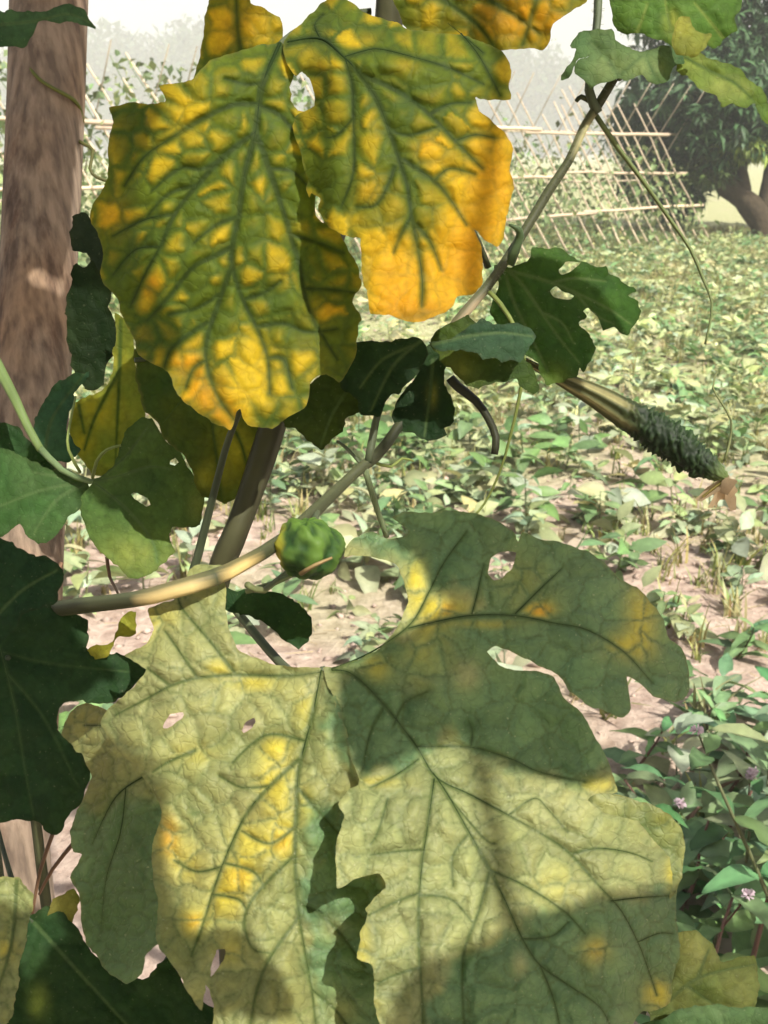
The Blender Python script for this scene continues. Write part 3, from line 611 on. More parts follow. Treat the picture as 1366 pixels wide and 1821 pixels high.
# upper left mottled leaf
L1 = [(500, 74), (490, 77), (430, 88), (372, 108), (340, 145), (310, 148), (285, 152), (292, 170), (294, 183), (238, 182), (195, 190), (203, 218), (194, 249), (194, 293), (187, 333), (166, 358), (159, 388), (174, 414), (182, 440),
      (181, 493), (208, 530), (214, 556), (236, 597), (246, 628), (298, 662), (312, 692), (332, 720), (375, 747), (408, 766), (419, 736), (428, 728), (440, 756), (484, 762), (513, 742), (546, 722), (553, 678), (581, 667), (606, 678),
      (625, 650), (634, 622), (637, 577), (643, 566), (629, 537), (642, 508), (637, 478), (620, 446), (604, 414), (590, 392), (575, 396), (562, 380), (562, 340), (565, 270), (560, 204), (530, 195), (517, 178), (518, 150), (527, 124), (520, 95)]
L1V = [([(498, 78), (468, 146), (461, 183), (454, 238), (435, 311), (424, 388), (413, 439), (413, 472), (432, 533), (456, 581), (476, 637), (480, 700)], 9), ([(454, 236), (403, 274), (351, 329), (311, 381), (285, 439), (262, 480), (232, 545)], 7),
       ([(461, 185), (413, 187), (359, 212), (311, 242), (256, 280), (222, 330)], 6), ([(461, 188), (498, 205), (523, 234), (556, 275)], 5), ([(457, 240), (479, 300), (501, 366), (516, 417), (534, 476), (540, 513), (556, 565), (600, 640)], 7),
       ([(414, 438), (380, 456), (343, 476), (303, 525), (262, 570)], 6), ([(413, 472), (391, 533), (371, 593), (367, 641), (385, 700), (415, 745)], 6), ([(369, 573), (340, 592), (305, 620), (292, 655)], 4.5), ([(424, 385), (385, 400), (345, 432)], 4),
       ([(351, 329), (300, 345), (262, 385)], 4), ([(403, 274), (362, 300), (320, 300), (270, 340)], 4), ([(516, 417), (560, 430), (612, 450)], 4), ([(432, 533), (470, 520), (500, 500)], 3.5), ([(456, 581), (505, 575), (545, 590), (600, 585)], 4),
       ([(311, 381), (260, 390), (200, 420)], 4), ([(479, 300), (520, 305), (550, 335)], 3.5), ([(476, 637), (505, 640), (520, 690)], 4), ([(369, 640), (345, 655), (330, 690)], 3.5), ([(285, 439), (240, 445), (200, 490)], 3.5), ([(540, 513), (590, 515), (630, 520)], 3.5), ([(470, 146), (440, 150), (400, 140)], 3.5), ([(396, 520), (350, 548), (300, 560)], 3.5)]
Y1 = [(335, 195, 32, .9, 20), (325, 235, 30, .7, 14), (285, 262, 26, .55, 12), (450, 625, 30, .95, 34), (440, 690, 34, .8), (420, 740, 22, .8), (505, 410, 24, .4, 16), (500, 490, 16, .4), (335, 650, 36, .7), (370, 705, 38, .8, 30), (470, 680, 40, .5), (540, 640, 34, .35), (270, 505, 20, .4), (200, 385, 30, .35, 40), (560, 560, 30, .25), (415, 470, 12, .2), (385, 420, 22, .3)]
O1 = [(335, 650, 40, 1.0, 25), (365, 705, 40, 1.1, 40), (400, 745, 25, .9), (270, 505, 22, .8), (200, 390, 30, .5), (600, 540, 40, .4)]
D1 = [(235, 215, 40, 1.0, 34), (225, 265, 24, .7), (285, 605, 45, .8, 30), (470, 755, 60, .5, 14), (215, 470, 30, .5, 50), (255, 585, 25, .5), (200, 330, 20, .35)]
d1 = plane(450, 380, .503, .06, .03, .20, .06, .0028, 11, lambda x, y: .035*S(140-y, 0, 120)+.02*S(300-x, 0, 140)-.012*S(y, 560, 760))
leaf(VA, L1, d1, mosaic(Y1, O1, 3, D1, 1.0, 1.0), M_MOS, L1V, [], 4.6, .0023, 48, 3, label='broad hanging leaf mottled green and yellow with dark veins')
# upper right leaf turning orange
L2 = [(505, 75), (520, 56), (545, 33), (574, 4), (600, -12), (626, 6), (655, 26), (706, 40), (729, 55), (752, 54), (785, 58), (830, 62), (868, 80), (893, 91), (904, 110), (910, 130), (903, 150), (907, 176), (889, 178), (856, 176), (845, 172), (853, 198), (871, 211), (896, 233), (911, 263), (907, 304), (915, 330),
      (904, 381), (897, 421), (886, 439), (871, 433), (842, 408), (856, 440), (860, 470), (856, 506), (842, 522), (816, 529), (806, 542), (790, 555), (763, 565), (744, 574), (715, 570), (691, 561), (661, 559), (655, 532), (645, 493), (643, 462), (643, 425), (622, 420), (600, 412), (577, 396), (566, 375), (570, 352), (556, 343), (549, 352), (546, 320), (535, 270), (522, 230), (527, 205), (545, 196), (558, 189), (559, 165), (549, 138), (536, 126), (524, 134), (514, 122), (504, 100)]
L2V = [([(512, 76), (571, 70), (611, 102), (640, 132), (670, 176), (688, 220), (706, 271), (724, 329), (732, 384), (743, 439), (751, 500), (750, 545)], 8), ([(614, 105), (627, 150), (629, 210), (629, 304), (606, 370)], 5), ([(640, 132), (706, 161), (761, 201), (812, 253), (858, 300)], 6), ([(612, 102), (645, 92), (675, 88), (735, 102), (798, 121), (860, 150)], 5),
       ([(718, 284), (772, 322), (801, 355), (830, 400)], 5), ([(702, 296), (690, 330), (668, 365), (634, 368)], 4.5), ([(764, 203), (800, 185), (838, 183)], 4), ([(692, 232), (730, 240), (780, 225)], 3), ([(732, 384), (712, 420), (700, 450)], 4), ([(740, 400), (765, 430), (785, 480)], 4), ([(812, 250), (845, 240), (880, 245)], 3.5), ([(860, 95), (820, 60), (795, 40)], 3.5), ([(571, 70), (560, 45), (575, 25)], 3.5), ([(629, 210), (600, 240), (580, 245)], 3), ([(820, 60), (852, 100), (890, 170)], 4.5), ([(772, 322), (800, 300), (845, 310)], 3.5)]
Y2 = [(880, 290, 48, 1.1, 80), (870, 380, 40, 1.2, 50), (800, 500, 70, 1.3, 60), (690, 500, 48, 1.3, 70), (740, 555, 60, 1.0, 20), (820, 430, 50, 1.1), (690, 440, 40, .8, 30), (770, 265, 34, .6, 30), (660, 340, 34, .45, 36), (620, 395, 30, .6, 16), (590, 115, 26, .6, 10), (720, 115, 24, .45, 18), (540, 90, 24, .35, 14), (640, 75, 26, .4, 16), (625, 232, 10, .6, 16), (665, 222, 18, .4, 22), (790, 300, 30, .5), (820, 345, 40, .7), (700, 370, 20, .5)]
O2 = [(880, 320, 60, .75, 100), (830, 470, 70, .9, 90), (700, 500, 60, .75, 80), (740, 555, 60, .8, 25), (660, 340, 34, .4), (765, 260, 40, .4)]
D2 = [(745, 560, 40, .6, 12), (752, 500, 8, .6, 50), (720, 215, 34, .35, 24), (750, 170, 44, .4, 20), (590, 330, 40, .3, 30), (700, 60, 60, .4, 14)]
d2 = plane(720, 300, .480, .03, .0, .4, .05, .0028, 12, lambda x, y: .05*S(120-y, 0, 130)+.012*S(600-x, 0, 60)-.01*S(y, 450, 580))
leaf(VA, L2, d2, mosaic(Y2, O2, 5, D2, 1.0, .9), M_MOS, L2V, [], 4.6, .0022, 50, 5, label='hanging leaf turning orange-yellow along its edge')
# folded olive lobe behind the top of the left leaf
olive = mosaic([(430, 40, 50, .55), (470, 60, 40, .45), (385, 60, 30, .4)], [(430, 40, 60, .5)], 21, [(410, 50, 16, .5), (430, 92, 60, .6, 10)])
leaf(VA, [(384, -25), (366, 25), (362, 60), (358, 95), (345, 140), (380, 150), (440, 120), (500, 90), (503, 60), (497, 30), (475, 18), (447, 6), (440, -25)], plane(430, 50, .545, .03, .05, .3, 0, .003, 22), olive, M_MOS, [([(440, 130), (425, 70), (420, 0)], 4)], [], 5, .0015, 40, 22, label='olive yellow leaf standing up behind the mottled leaves')
# brown-yellow leaf along the top
brown = mosaic([(900, 40, 90, .55, 40), (960, 30, 60, .5), (800, 100, 30, .6, 24), (760, 30, 30, .4), (810, 110, 30, .5)], [(930, 40, 110, 1.0, 60), (880, 20, 50, .6)], 31, [(860, 25, 30, .6, 22), (980, 20, 40, .35), (840, 55, 22, .5)])
leaf(VA, [(700, -40), (1060, -40), (1044, 4), (1012, 22), (984, 44), (976, 72), (965, 88), (940, 85), (905, 90), (868, 92), (835, 100), (790, 100), (745, 80), (715, 40)], plane(880, 40, .53, -.03, .06, .1, .3, .005, 32), brown, M_MOS, [([(790, 0), (850, 45), (880, 85)], 4), ([(960, -20), (945, 30), (930, 80)], 4), ([(870, 0), (920, 30), (960, 60)], 3.5)], [], 5, .002, 44, 32, label='brownish yellow leaf arching across the top')

# ---- lower big pale leaf: three overlapping lobes of one blade
PG, PG2 = np.array([.26, .275, .115]), np.array([.185, .22, .08])
def pale(Y, O, seed, dark=(), spots=(), base=(PG, PG2), vw=5, green=(), islands=()):
    def f(x, y, vd, ed, cr):
        g = mix(base[0], base[1], np.clip(fbm(x/110, y/110, seed)*1.4-.25, 0, 1))*(.82+.3*cr)[:, None]
        q = np.stack([x, y], 1)+np.stack([fbm(x/45, y/45, seed+11)-.5, fbm(x/45, y/45, seed+12)-.5], 1)*70; green_shade = np.zeros(len(x))
        for pl in green:  # green mosaic pigment together with painted shade over the shaded zones
            pl = np.array(pl, float); sd = segdist(q, [(*a, *b, 0) for a, b in zip(pl, np.roll(pl, -1, 0))]); green_shade = np.maximum(green_shade, S(np.where(inside(q, pl), sd, -sd), -16, 20))
        green_shade = green_shade*(1-np.clip(blob(x, y, islands), 0, 1)); g = mix(g, mix(np.array([.075, .16, .075]), np.array([.115, .20, .09]), fbm(x/35, y/35, seed+14))*(.85+.3*cr)[:, None], green_shade*.92)
        nz = fbm(x/26, y/26, seed+4); g = mix(g, g*np.array([1.3, 1.2, 1.0]), S(vd, 4, 30)*S(ed, 3, 16)*.5)
        Yv = blob(x, y, Y)*(.35+.65*S(vd, 0, 8)*S(ed, 0, 7)); am = np.clip(Yv*(.5+1.0*nz), 0, .95)
        c = mix(g, mix(np.array([.50, .42, .05]), np.array([.60, .34, .03]), np.clip(blob(x, y, O), 0, 1)), am)
        c = mix(c, np.array([.045, .075, .015]), (1-S(vd, -.8, vw))*.8); c = mix(c, np.array([.07, .10, .025]), (1-S(ed, 0, 3.2))*.6)
        c = mix(c, np.array([.05, .10, .025]), np.clip(blob(x, y, dark), 0, 1)*.75); return mix(c, np.array([.36, .36, .17]), np.clip(blob(x, y, spots), 0, 1)*.8)  # dark blobs: dark marks, and painted shade on rear and overlapped lobes
    return f
Y3 = [(490, 1390, 30, .9, 60), (500, 1490, 26, 1.0, 40), (440, 1500, 34, .85, 40), (425, 1560, 32, .9, 30), (400, 1600, 30, .7, 40), (345, 1640, 26, .8, 24), (340, 1340, 34, .5, 20), (390, 1190, 22, .7, 16), (455, 1215, 40, .7, 14), (300, 1090, 30, .3), (540, 1260, 16, .5, 40), (490, 1330, 24, .5, 18), (335, 1540, 30, .5, 40), (300, 1490, 20, .8, 40), (545, 1430, 14, .6, 30), (270, 1100, 12, .4, 40), (410, 1690, 26, .4)]
O3 = [(300, 1480, 22, 1.0, 46), (500, 1500, 18, .5), (425, 1560, 20, .5), (345, 1640, 18, .6)]
Y4 = [(790, 1082, 40, 1.0, 18), (740, 1040, 18, .9, 40), (765, 1100, 30, .6), (960, 1086, 24, 1.1, 14), (860, 1110, 50, .5, 8), (1140, 1090, 26, .8, 60), (1115, 1150, 40, .6, 24), (670, 1185, 24, .6), (760, 1160, 40, .35), (1060, 1395, 34, .5, 16), (1195, 1550, 10, .6, 30), (1170, 1770, 26, .8, 24), (1060, 1690, 24, .5), (670, 1390, 40, .5, 10), (640, 1700, 16, .5, 60), (990, 1580, 40, .25), (660, 1800, 14, .5, 30), (930, 1040, 60, .2)]
O4 = [(962, 1086, 22, 1.1, 12), (795, 1082, 14, .6), (1060, 1690, 18, .4)]
GR = (np.array([.255, .275, .12]), np.array([.19, .225, .09]))
def d3(x, y):
    u, v = (x-575)/1000., (y-1190)/1000.
    return .425-.105*v+.11*u*u+.02*v*v+.012*np.sin((x+.6*y)/85.)*.35+(fbm(x/110, y/110, 41, 3)-.5)*.012+.02*S(1150-y, 0, 230)
def d3a(x, y): return d3(x, y)+.016*S(y, 1330, 1600)*S(x, 420, 640)+.012*S(300-x, 0, 140)
def d3b(x, y): return d3(x, y)-.015*S(y, 1300, 1480)*S(940-x, -200, 250)+.045*S(x-1040, 0, 260)-.006*S(x, 1000, 1200)*S(y, 1500, 1800)+.03*S(x-1090, 0, 60)*S(y, 1640, 1790)
def d3c(x, y): return d3(x, y)+.02+.05*S(300-x, 0, 200)
L3c = [(330, 1400), (300, 1330), (255, 1300), (189, 1263), (154, 1250), (127, 1263), (110, 1307), (145, 1351), (162, 1378), (154, 1404), (127, 1474), (127, 1514), (145, 1519), (123, 1562), (140, 1589), (145, 1637), (154, 1681), (198, 1734), (224, 1751), (250, 1734), (263, 1692), (290, 1670), (300, 1600), (300, 1500)]
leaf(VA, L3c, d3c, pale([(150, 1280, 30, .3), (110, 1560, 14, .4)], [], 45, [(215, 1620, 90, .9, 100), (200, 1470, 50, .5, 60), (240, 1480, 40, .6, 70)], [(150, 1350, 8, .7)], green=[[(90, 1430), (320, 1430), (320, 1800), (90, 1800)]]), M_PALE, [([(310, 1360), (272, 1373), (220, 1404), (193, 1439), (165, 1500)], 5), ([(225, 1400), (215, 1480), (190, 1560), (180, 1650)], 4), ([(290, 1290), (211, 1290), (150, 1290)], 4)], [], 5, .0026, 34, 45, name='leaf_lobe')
L3a = [(571, 1189), (523, 1186), (487, 1180), (430, 1160), (410, 1128), (402, 1091), (400, 1039), (404, 1005), (345, 1005), (322, 1042), (308, 1066), (264, 1083), (272, 1119), (260, 1145), (222, 1167), (258, 1190), (238, 1220), (190, 1262), (180, 1290), (215, 1340), (270, 1400), (288, 1442), (276, 1490), (268, 1531), (276, 1580), (282, 1611), (275, 1660), (284, 1686), (307, 1716), (334, 1764), (360, 1795), (366, 1752), (380, 1786), (376, 1830), (380, 1880),
       (720, 1880), (715, 1700), (690, 1560), (660, 1430), (625, 1330), (600, 1240)]
L3aV = [([(572, 1192), (558, 1263), (545, 1316), (531, 1373), (527, 1444), (525, 1532), (529, 1598), (536, 1655), (547, 1716), (558, 1786), (566, 1870)], 8), ([(570, 1196), (509, 1202), (422, 1200), (351, 1206), (303, 1220), (255, 1246), (205, 1272)], 6), ([(417, 1196), (373, 1140), (325, 1083), (316, 1057)], 5), ([(351, 1205), (316, 1154), (294, 1123)], 4), ([(300, 1217), (263, 1189)], 3.5),
        ([(531, 1351), (483, 1395), (444, 1439), (419, 1485), (395, 1541), (378, 1589), (360, 1646), (340, 1700)], 6), ([(522, 1523), (461, 1584), (435, 1633), (448, 1685), (480, 1695)], 4.5), ([(530, 1633), (483, 1699), (457, 1760), (444, 1830)], 5), ([(545, 1318), (474, 1307), (413, 1356)], 4), ([(347, 1334), (300, 1355), (272, 1373)], 4), ([(532, 1404), (575, 1453), (620, 1500)], 4.5), ([(532, 1606), (571, 1628), (605, 1660), (650, 1720)], 5), ([(525, 1470), (480, 1500), (430, 1478)], 3.2), ([(400, 1535), (450, 1550), (470, 1580)], 3.2), ([(378, 1590), (425, 1600), (440, 1625)], 3), ([(555, 1760), (600, 1800), (640, 1860)], 4), ([(395, 1541), (350, 1550), (310, 1530)], 3.5), ([(480, 1398), (430, 1400), (390, 1380)], 3)]
H3a = [[(386, 1690), (399, 1688), (396, 1706), (384, 1728), (376, 1738), (378, 1712)], [(292, 1285), (305, 1270), (325, 1268), (326, 1278), (306, 1292), (290, 1294)], [(430, 1298), (440, 1282), (455, 1276), (458, 1282), (448, 1296), (434, 1302)]]
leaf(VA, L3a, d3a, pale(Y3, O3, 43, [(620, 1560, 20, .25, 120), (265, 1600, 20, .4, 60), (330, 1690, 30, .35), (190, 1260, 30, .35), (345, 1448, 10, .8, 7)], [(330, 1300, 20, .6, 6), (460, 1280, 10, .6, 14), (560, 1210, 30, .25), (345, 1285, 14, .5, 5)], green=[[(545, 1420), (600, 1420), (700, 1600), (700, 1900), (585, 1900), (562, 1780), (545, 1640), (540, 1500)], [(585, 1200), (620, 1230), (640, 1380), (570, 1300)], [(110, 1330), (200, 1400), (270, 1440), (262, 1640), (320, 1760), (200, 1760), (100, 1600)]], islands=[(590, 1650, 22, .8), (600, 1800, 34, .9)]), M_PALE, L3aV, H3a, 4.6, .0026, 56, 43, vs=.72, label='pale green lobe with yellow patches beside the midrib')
L3b = [(575, 1190), (600, 1185), (640, 1172), (680, 1148), (712, 1110), (724, 1070), (718, 1030), (700, 1002), (660, 990), (612, 990), (618, 971), (634, 955), (664, 947), (690, 957), (718, 955), (724, 943), (699, 918), (729, 909), (764, 913), (795, 906), (848, 913), (887, 928), (916, 948), (920, 965), (931, 947), (975, 961), (1010, 968), (1054, 985), (1089, 1012), (1100, 1028), (1137, 1047), (1156, 1069), (1178, 1100), (1187, 1130), (1212, 1152), (1227, 1196), (1222, 1236), (1203, 1249), (1168, 1240), (1146, 1223), (1116, 1201),
       (1122, 1256), (1111, 1277), (1085, 1269), (1045, 1253), (1014, 1231), (993, 1201), (955, 1182), (913, 1160), (883, 1150), (866, 1160), (887, 1183), (922, 1192), (953, 1192), (984, 1206), (1006, 1244), (1032, 1266), (1054, 1302), (1076, 1341), (1090, 1385), (1099, 1409), (1062, 1413), (1044, 1422), (1060, 1436), (1088, 1450), (1134, 1460), (1165, 1496), (1192, 1527), (1208, 1557), (1202, 1590), (1204, 1640), (1208, 1696), (1196, 1752), (1193, 1783), (1170, 1797), (1140, 1800), (1120, 1830), (1110, 1880),
       (690, 1880), (674, 1819), (664, 1763), (662, 1718), (633, 1703), (642, 1660), (652, 1622), (648, 1613), (686, 1578), (678, 1553), (642, 1558), (601, 1578), (597, 1506), (612, 1455), (602, 1430), (618, 1404), (640, 1392), (620, 1330), (598, 1260)]
L3bV = [([(590, 1192), (628, 1200), (685, 1256), (740, 1327), (776, 1383), (837, 1414), (904, 1450), (960, 1481), (1011, 1516), (1063, 1573), (1104, 1619), (1134, 1675), (1150, 1716), (1168, 1770)], 7), ([(770, 1375), (796, 1414), (837, 1486), (868, 1542), (899, 1604), (929, 1670), (960, 1716), (1011, 1752), (1068, 1793), (1095, 1850)], 7), ([(772, 1385), (760, 1470), (750, 1537), (745, 1609), (745, 1686), (750, 1763), (754, 1860)], 6),
        ([(590, 1190), (650, 1165), (707, 1130), (738, 1100), (764, 1051), (790, 1000), (830, 945)], 6), ([(725, 1118), (780, 1105), (839, 1095), (913, 1095), (984, 1108), (1045, 1121), (1110, 1160), (1160, 1215)], 6), ([(839, 1093), (850, 1050), (860, 1005)], 4), ([(916, 1092), (957, 1051), (1000, 1010)], 4.5), ([(742, 1328), (837, 1329), (909, 1350), (960, 1373), (1040, 1390)], 5), ([(870, 1547), (929, 1573), (1001, 1619), (1040, 1660)], 4.5), ([(870, 1552), (852, 1619), (827, 1686), (822, 1742), (826, 1830)], 4.5), ([(1018, 1518), (1063, 1509), (1119, 1516), (1160, 1532)], 4.5),
        ([(1085, 1602), (1140, 1596), (1191, 1593)], 4), ([(745, 1588), (704, 1604), (653, 1629)], 4), ([(745, 1592), (801, 1599), (840, 1640)], 3.5), ([(834, 1482), (806, 1522), (806, 1575)], 3.5), ([(755, 1511), (709, 1514), (660, 1520)], 3.5), ([(745, 1350), (704, 1378), (660, 1400)], 4), ([(683, 1256), (660, 1300), (648, 1350)], 4), ([(904, 1450), (950, 1420), (975, 1440), (1010, 1480)], 3.5), ([(747, 1720), (700, 1735), (672, 1750)], 3.5), ([(929, 1670), (980, 1665), (1010, 1640)], 3.5), ([(960, 1716), (985, 1780), (1000, 1850)], 4.5), ([(700, 1290), (720, 1250), (760, 1230)], 3.2), ([(837, 1329), (840, 1300), (832, 1280)], 3), ([(800, 1420), (860, 1490), (880, 1500)], 3), ([(1134, 1675), (1170, 1660), (1195, 1660)], 3.5), ([(690, 1420), (672, 1480), (660, 1500)], 3)]
H3b = [[(868, 1018), (875, 992), (890, 982), (917, 984), (912, 1008), (896, 1026), (878, 1029)]]
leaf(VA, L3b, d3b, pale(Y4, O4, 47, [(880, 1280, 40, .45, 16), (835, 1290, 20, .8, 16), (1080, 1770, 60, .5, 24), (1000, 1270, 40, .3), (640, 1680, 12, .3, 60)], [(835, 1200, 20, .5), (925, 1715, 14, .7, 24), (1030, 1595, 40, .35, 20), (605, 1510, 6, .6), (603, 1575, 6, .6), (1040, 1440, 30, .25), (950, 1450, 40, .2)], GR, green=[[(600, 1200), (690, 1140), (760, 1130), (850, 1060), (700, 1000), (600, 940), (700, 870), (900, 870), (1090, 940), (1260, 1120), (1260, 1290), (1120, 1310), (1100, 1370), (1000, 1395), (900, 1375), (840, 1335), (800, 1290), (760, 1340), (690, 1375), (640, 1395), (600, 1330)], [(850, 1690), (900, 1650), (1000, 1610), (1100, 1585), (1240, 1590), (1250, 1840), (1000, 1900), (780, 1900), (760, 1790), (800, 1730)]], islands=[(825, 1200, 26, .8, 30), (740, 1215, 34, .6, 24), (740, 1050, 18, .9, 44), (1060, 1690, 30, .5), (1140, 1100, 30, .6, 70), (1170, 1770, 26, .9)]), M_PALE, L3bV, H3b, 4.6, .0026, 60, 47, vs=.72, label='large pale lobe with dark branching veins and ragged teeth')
# lobe behind the right margin, its shade painted by the dark blob
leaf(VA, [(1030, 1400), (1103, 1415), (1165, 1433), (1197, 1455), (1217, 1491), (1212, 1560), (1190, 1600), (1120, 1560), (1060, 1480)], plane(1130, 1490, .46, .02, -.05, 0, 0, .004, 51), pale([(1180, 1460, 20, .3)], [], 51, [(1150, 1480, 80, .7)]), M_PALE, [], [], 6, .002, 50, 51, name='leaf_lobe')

# ---- dark leaves
DK = np.array([.035, .085, .022]); DK2 = np.array([.06, .12, .03])
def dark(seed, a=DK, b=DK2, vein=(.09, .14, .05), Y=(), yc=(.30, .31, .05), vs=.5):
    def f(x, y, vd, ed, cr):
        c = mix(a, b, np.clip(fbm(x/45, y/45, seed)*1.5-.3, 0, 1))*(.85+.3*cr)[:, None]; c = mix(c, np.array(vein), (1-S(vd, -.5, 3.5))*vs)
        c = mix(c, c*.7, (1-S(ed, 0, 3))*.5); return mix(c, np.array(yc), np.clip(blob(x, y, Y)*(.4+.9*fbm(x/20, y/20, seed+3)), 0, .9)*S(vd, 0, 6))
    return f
YG = (np.array([.10, .15, .022]), np.array([.19, .20, .025]))
def dl(vine, pts, depth, seed, colf=None, veins=(), holes=(), cell=36, q=.0016, name='leaf', label=None, mat=None, sp=5.5, jit=2.1):
    return leaf(vine, pts, depth, colf or dark(seed), mat or M_DARK, veins, holes, sp, q, cell, seed, jit=jit, vcol=(.07, .11, .04), name=name, label=label)
# right toothed leaf
dl(VB, [(880, 470), (907, 476), (937, 460), (950, 442), (967, 442), (997, 445), (1016, 457), (1039, 468), (1060, 474), (1077, 472), (1084, 487), (1111, 498), (1131, 517), (1114, 527), (1131, 534), (1139, 553), (1132, 578), (1118, 598), (1092, 585), (1073, 589), (1065, 566), (1050, 547), (1039, 551), (1045, 562), (1031, 575), (1050, 589), (1058, 612), (1054, 642), (1039, 661), (1028, 655), (1024, 668), (1001, 680), (978, 684), (960, 664), (960, 646), (933, 627), (915, 615), (888, 585), (872, 555), (885, 513)],
   plane(980, 560, .585, .06, -.06, .6, .3, .004, 61), 61, dark(61, np.array([.018, .055, .008]), np.array([.034, .08, .012]), (.09, .13, .04), [(985, 668, 26, .35)], (.14, .17, .02)), [([(880, 478), (907, 482), (982, 503), (1073, 544), (1120, 575)], 4), ([(905, 482), (929, 506), (963, 555), (994, 600), (1030, 645)], 4), ([(900, 490), (915, 540), (945, 600), (975, 660)], 3.5), ([(982, 503), (1020, 495), (1075, 500)], 3), ([(963, 555), (1000, 575), (1020, 610)], 2.6), ([(1020, 518), (1060, 560), (1090, 575)], 2.6)],
   [[(990, 476), (1009, 466), (1031, 468), (1017, 482), (998, 487)], [(977, 519), (990, 513), (1016, 524), (1014, 532), (988, 530)]], label='dark green toothed leaf with two bitten holes')
# fuzzy leaf at the middle of the slanting stem
dl(VB, [(760, 612), (796, 605), (829, 582), (859, 564), (879, 576), (912, 574), (938, 582), (951, 597), (940, 615), (926, 645), (908, 640), (893, 646), (880, 634), (857, 640), (850, 628), (820, 622), (790, 628)], plane(860, 600, .535, .02, -.08, .3, 1, .003, 63), 63, dark(63, np.array([.02, .05, .024]), np.array([.035, .075, .034])), [([(762, 614), (830, 598), (890, 592), (945, 598)], 4)], label='small fuzzy blue-green leaf')
dl(VB, [(770, 600), (800, 575), (835, 560), (860, 590), (925, 632), (948, 655), (960, 692), (950, 704), (930, 692), (915, 672), (895, 682), (872, 681), (850, 690), (829, 685), (808, 668), (780, 640)], plane(860, 650, .55, .02, -.05, .3, 0, .003, 64), 64, dark(64, np.array([.022, .05, .01]), np.array([.045, .075, .012]), Y=[(820, 650, 30, .3)]))
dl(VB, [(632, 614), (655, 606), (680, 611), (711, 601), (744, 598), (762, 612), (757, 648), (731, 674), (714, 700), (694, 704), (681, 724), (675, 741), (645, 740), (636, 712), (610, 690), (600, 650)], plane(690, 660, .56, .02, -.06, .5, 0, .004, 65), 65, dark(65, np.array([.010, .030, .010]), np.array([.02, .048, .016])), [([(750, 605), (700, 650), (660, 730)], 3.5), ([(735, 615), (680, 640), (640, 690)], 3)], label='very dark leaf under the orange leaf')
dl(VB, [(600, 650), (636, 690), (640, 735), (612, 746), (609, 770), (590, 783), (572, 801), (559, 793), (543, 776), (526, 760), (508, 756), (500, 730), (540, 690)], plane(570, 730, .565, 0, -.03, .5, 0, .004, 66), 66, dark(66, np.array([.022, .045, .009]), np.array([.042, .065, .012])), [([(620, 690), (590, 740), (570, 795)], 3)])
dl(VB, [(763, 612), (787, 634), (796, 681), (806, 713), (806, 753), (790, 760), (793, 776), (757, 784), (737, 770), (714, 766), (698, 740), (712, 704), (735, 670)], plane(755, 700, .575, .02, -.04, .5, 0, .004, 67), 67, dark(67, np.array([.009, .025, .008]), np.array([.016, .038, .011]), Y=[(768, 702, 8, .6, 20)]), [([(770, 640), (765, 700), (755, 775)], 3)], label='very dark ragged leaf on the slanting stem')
# top right cluster
dl(VB, [(1090, -35), (1086, 10), (1090, 30), (1101, 55), (1119, 62), (1140, 60), (1159, 70), (1188, 76), (1200, 85), (1235, 80), (1261, 80), (1283, 84), (1288, 70), (1309, 55), (1306, 30), (1321, 15), (1316, -35)], plane(1200, 30, .60, .03, .04, .6, 1, .004, 71), 71, dark(71, np.array([.05, .11, .018]), np.array([.075, .14, .025]), (.18, .22, .05), [(1195, 40, 14, .7, 22), (1235, 72, 24, .5, 10)]), [([(1205, 80), (1190, 40), (1180, -20)], 3.5), ([(1285, 66), (1260, 35), (1235, 5)], 3.5), ([(1130, 62), (1140, 40), (1150, 10)], 3)], label='bright green leaf at the head of the slanting stem')
dl(VB, [(1012, 79), (1027, 59), (1049, 51), (1086, 51), (1093, 70), (1115, 84), (1145, 88), (1188, 80), (1210, 92), (1214, 113), (1195, 124), (1188, 146), (1170, 150), (1144, 135), (1115, 143), (1100, 140), (1071, 150), (1049, 158), (1038, 146), (1024, 132), (1024, 113), (1049, 96), (1026, 112), (1009, 140), (998, 143), (1001, 128), (1027, 92)], plane(1100, 100, .575, .03, -.06, .8, 1, .004, 72), 72, dark(72, np.array([.035, .085, .03]), np.array([.09, .14, .05]), Y=[(1145, 120, 40, .55, 24), (1075, 120, 24, .4)], yc=(.20, .25, .09)), [([(1100, 140), (1085, 110), (1050, 75)], 3), ([(1100, 138), (1140, 100), (1150, 95)], 3), ([(1170, 148), (1155, 115), (1148, 92)], 3)], label='leaf with a dark half and a pale half where the slanting stem ends')
dl(VB, [(1200, 84), (1230, 86), (1254, 99), (1280, 104), (1305, 121), (1342, 146), (1364, 172), (1375, 225), (1353, 212), (1346, 184), (1325, 190), (1305, 182), (1287, 188), (1276, 172), (1247, 157), (1225, 140), (1203, 128)], plane(1285, 140, .585, .05, -.08, .8, 1, .005, 73), 73, dark(73, np.array([.06, .11, .02]), np.array([.12, .17, .03]), (.05, .08, .02), [(1290, 155, 34, .6, 22), (1235, 110, 26, .5, 14), (1325, 165, 14, .4)], yc=(.24, .27, .07)), [([(1205, 95), (1260, 125), (1310, 150), (1350, 190)], 3.5)], label='drooping yellow-green leaf in front of the dark tree')
dl(VB, [(1195, 70), (1205, 30), (1225, 30), (1240, 55), (1262, 60), (1258, 85), (1230, 100), (1205, 95)], plane(1225, 70, .57, 0, 0, 1, 1, .004, 74), 74, dark(74, np.array([.14, .17, .03]), np.array([.22, .22, .035])))
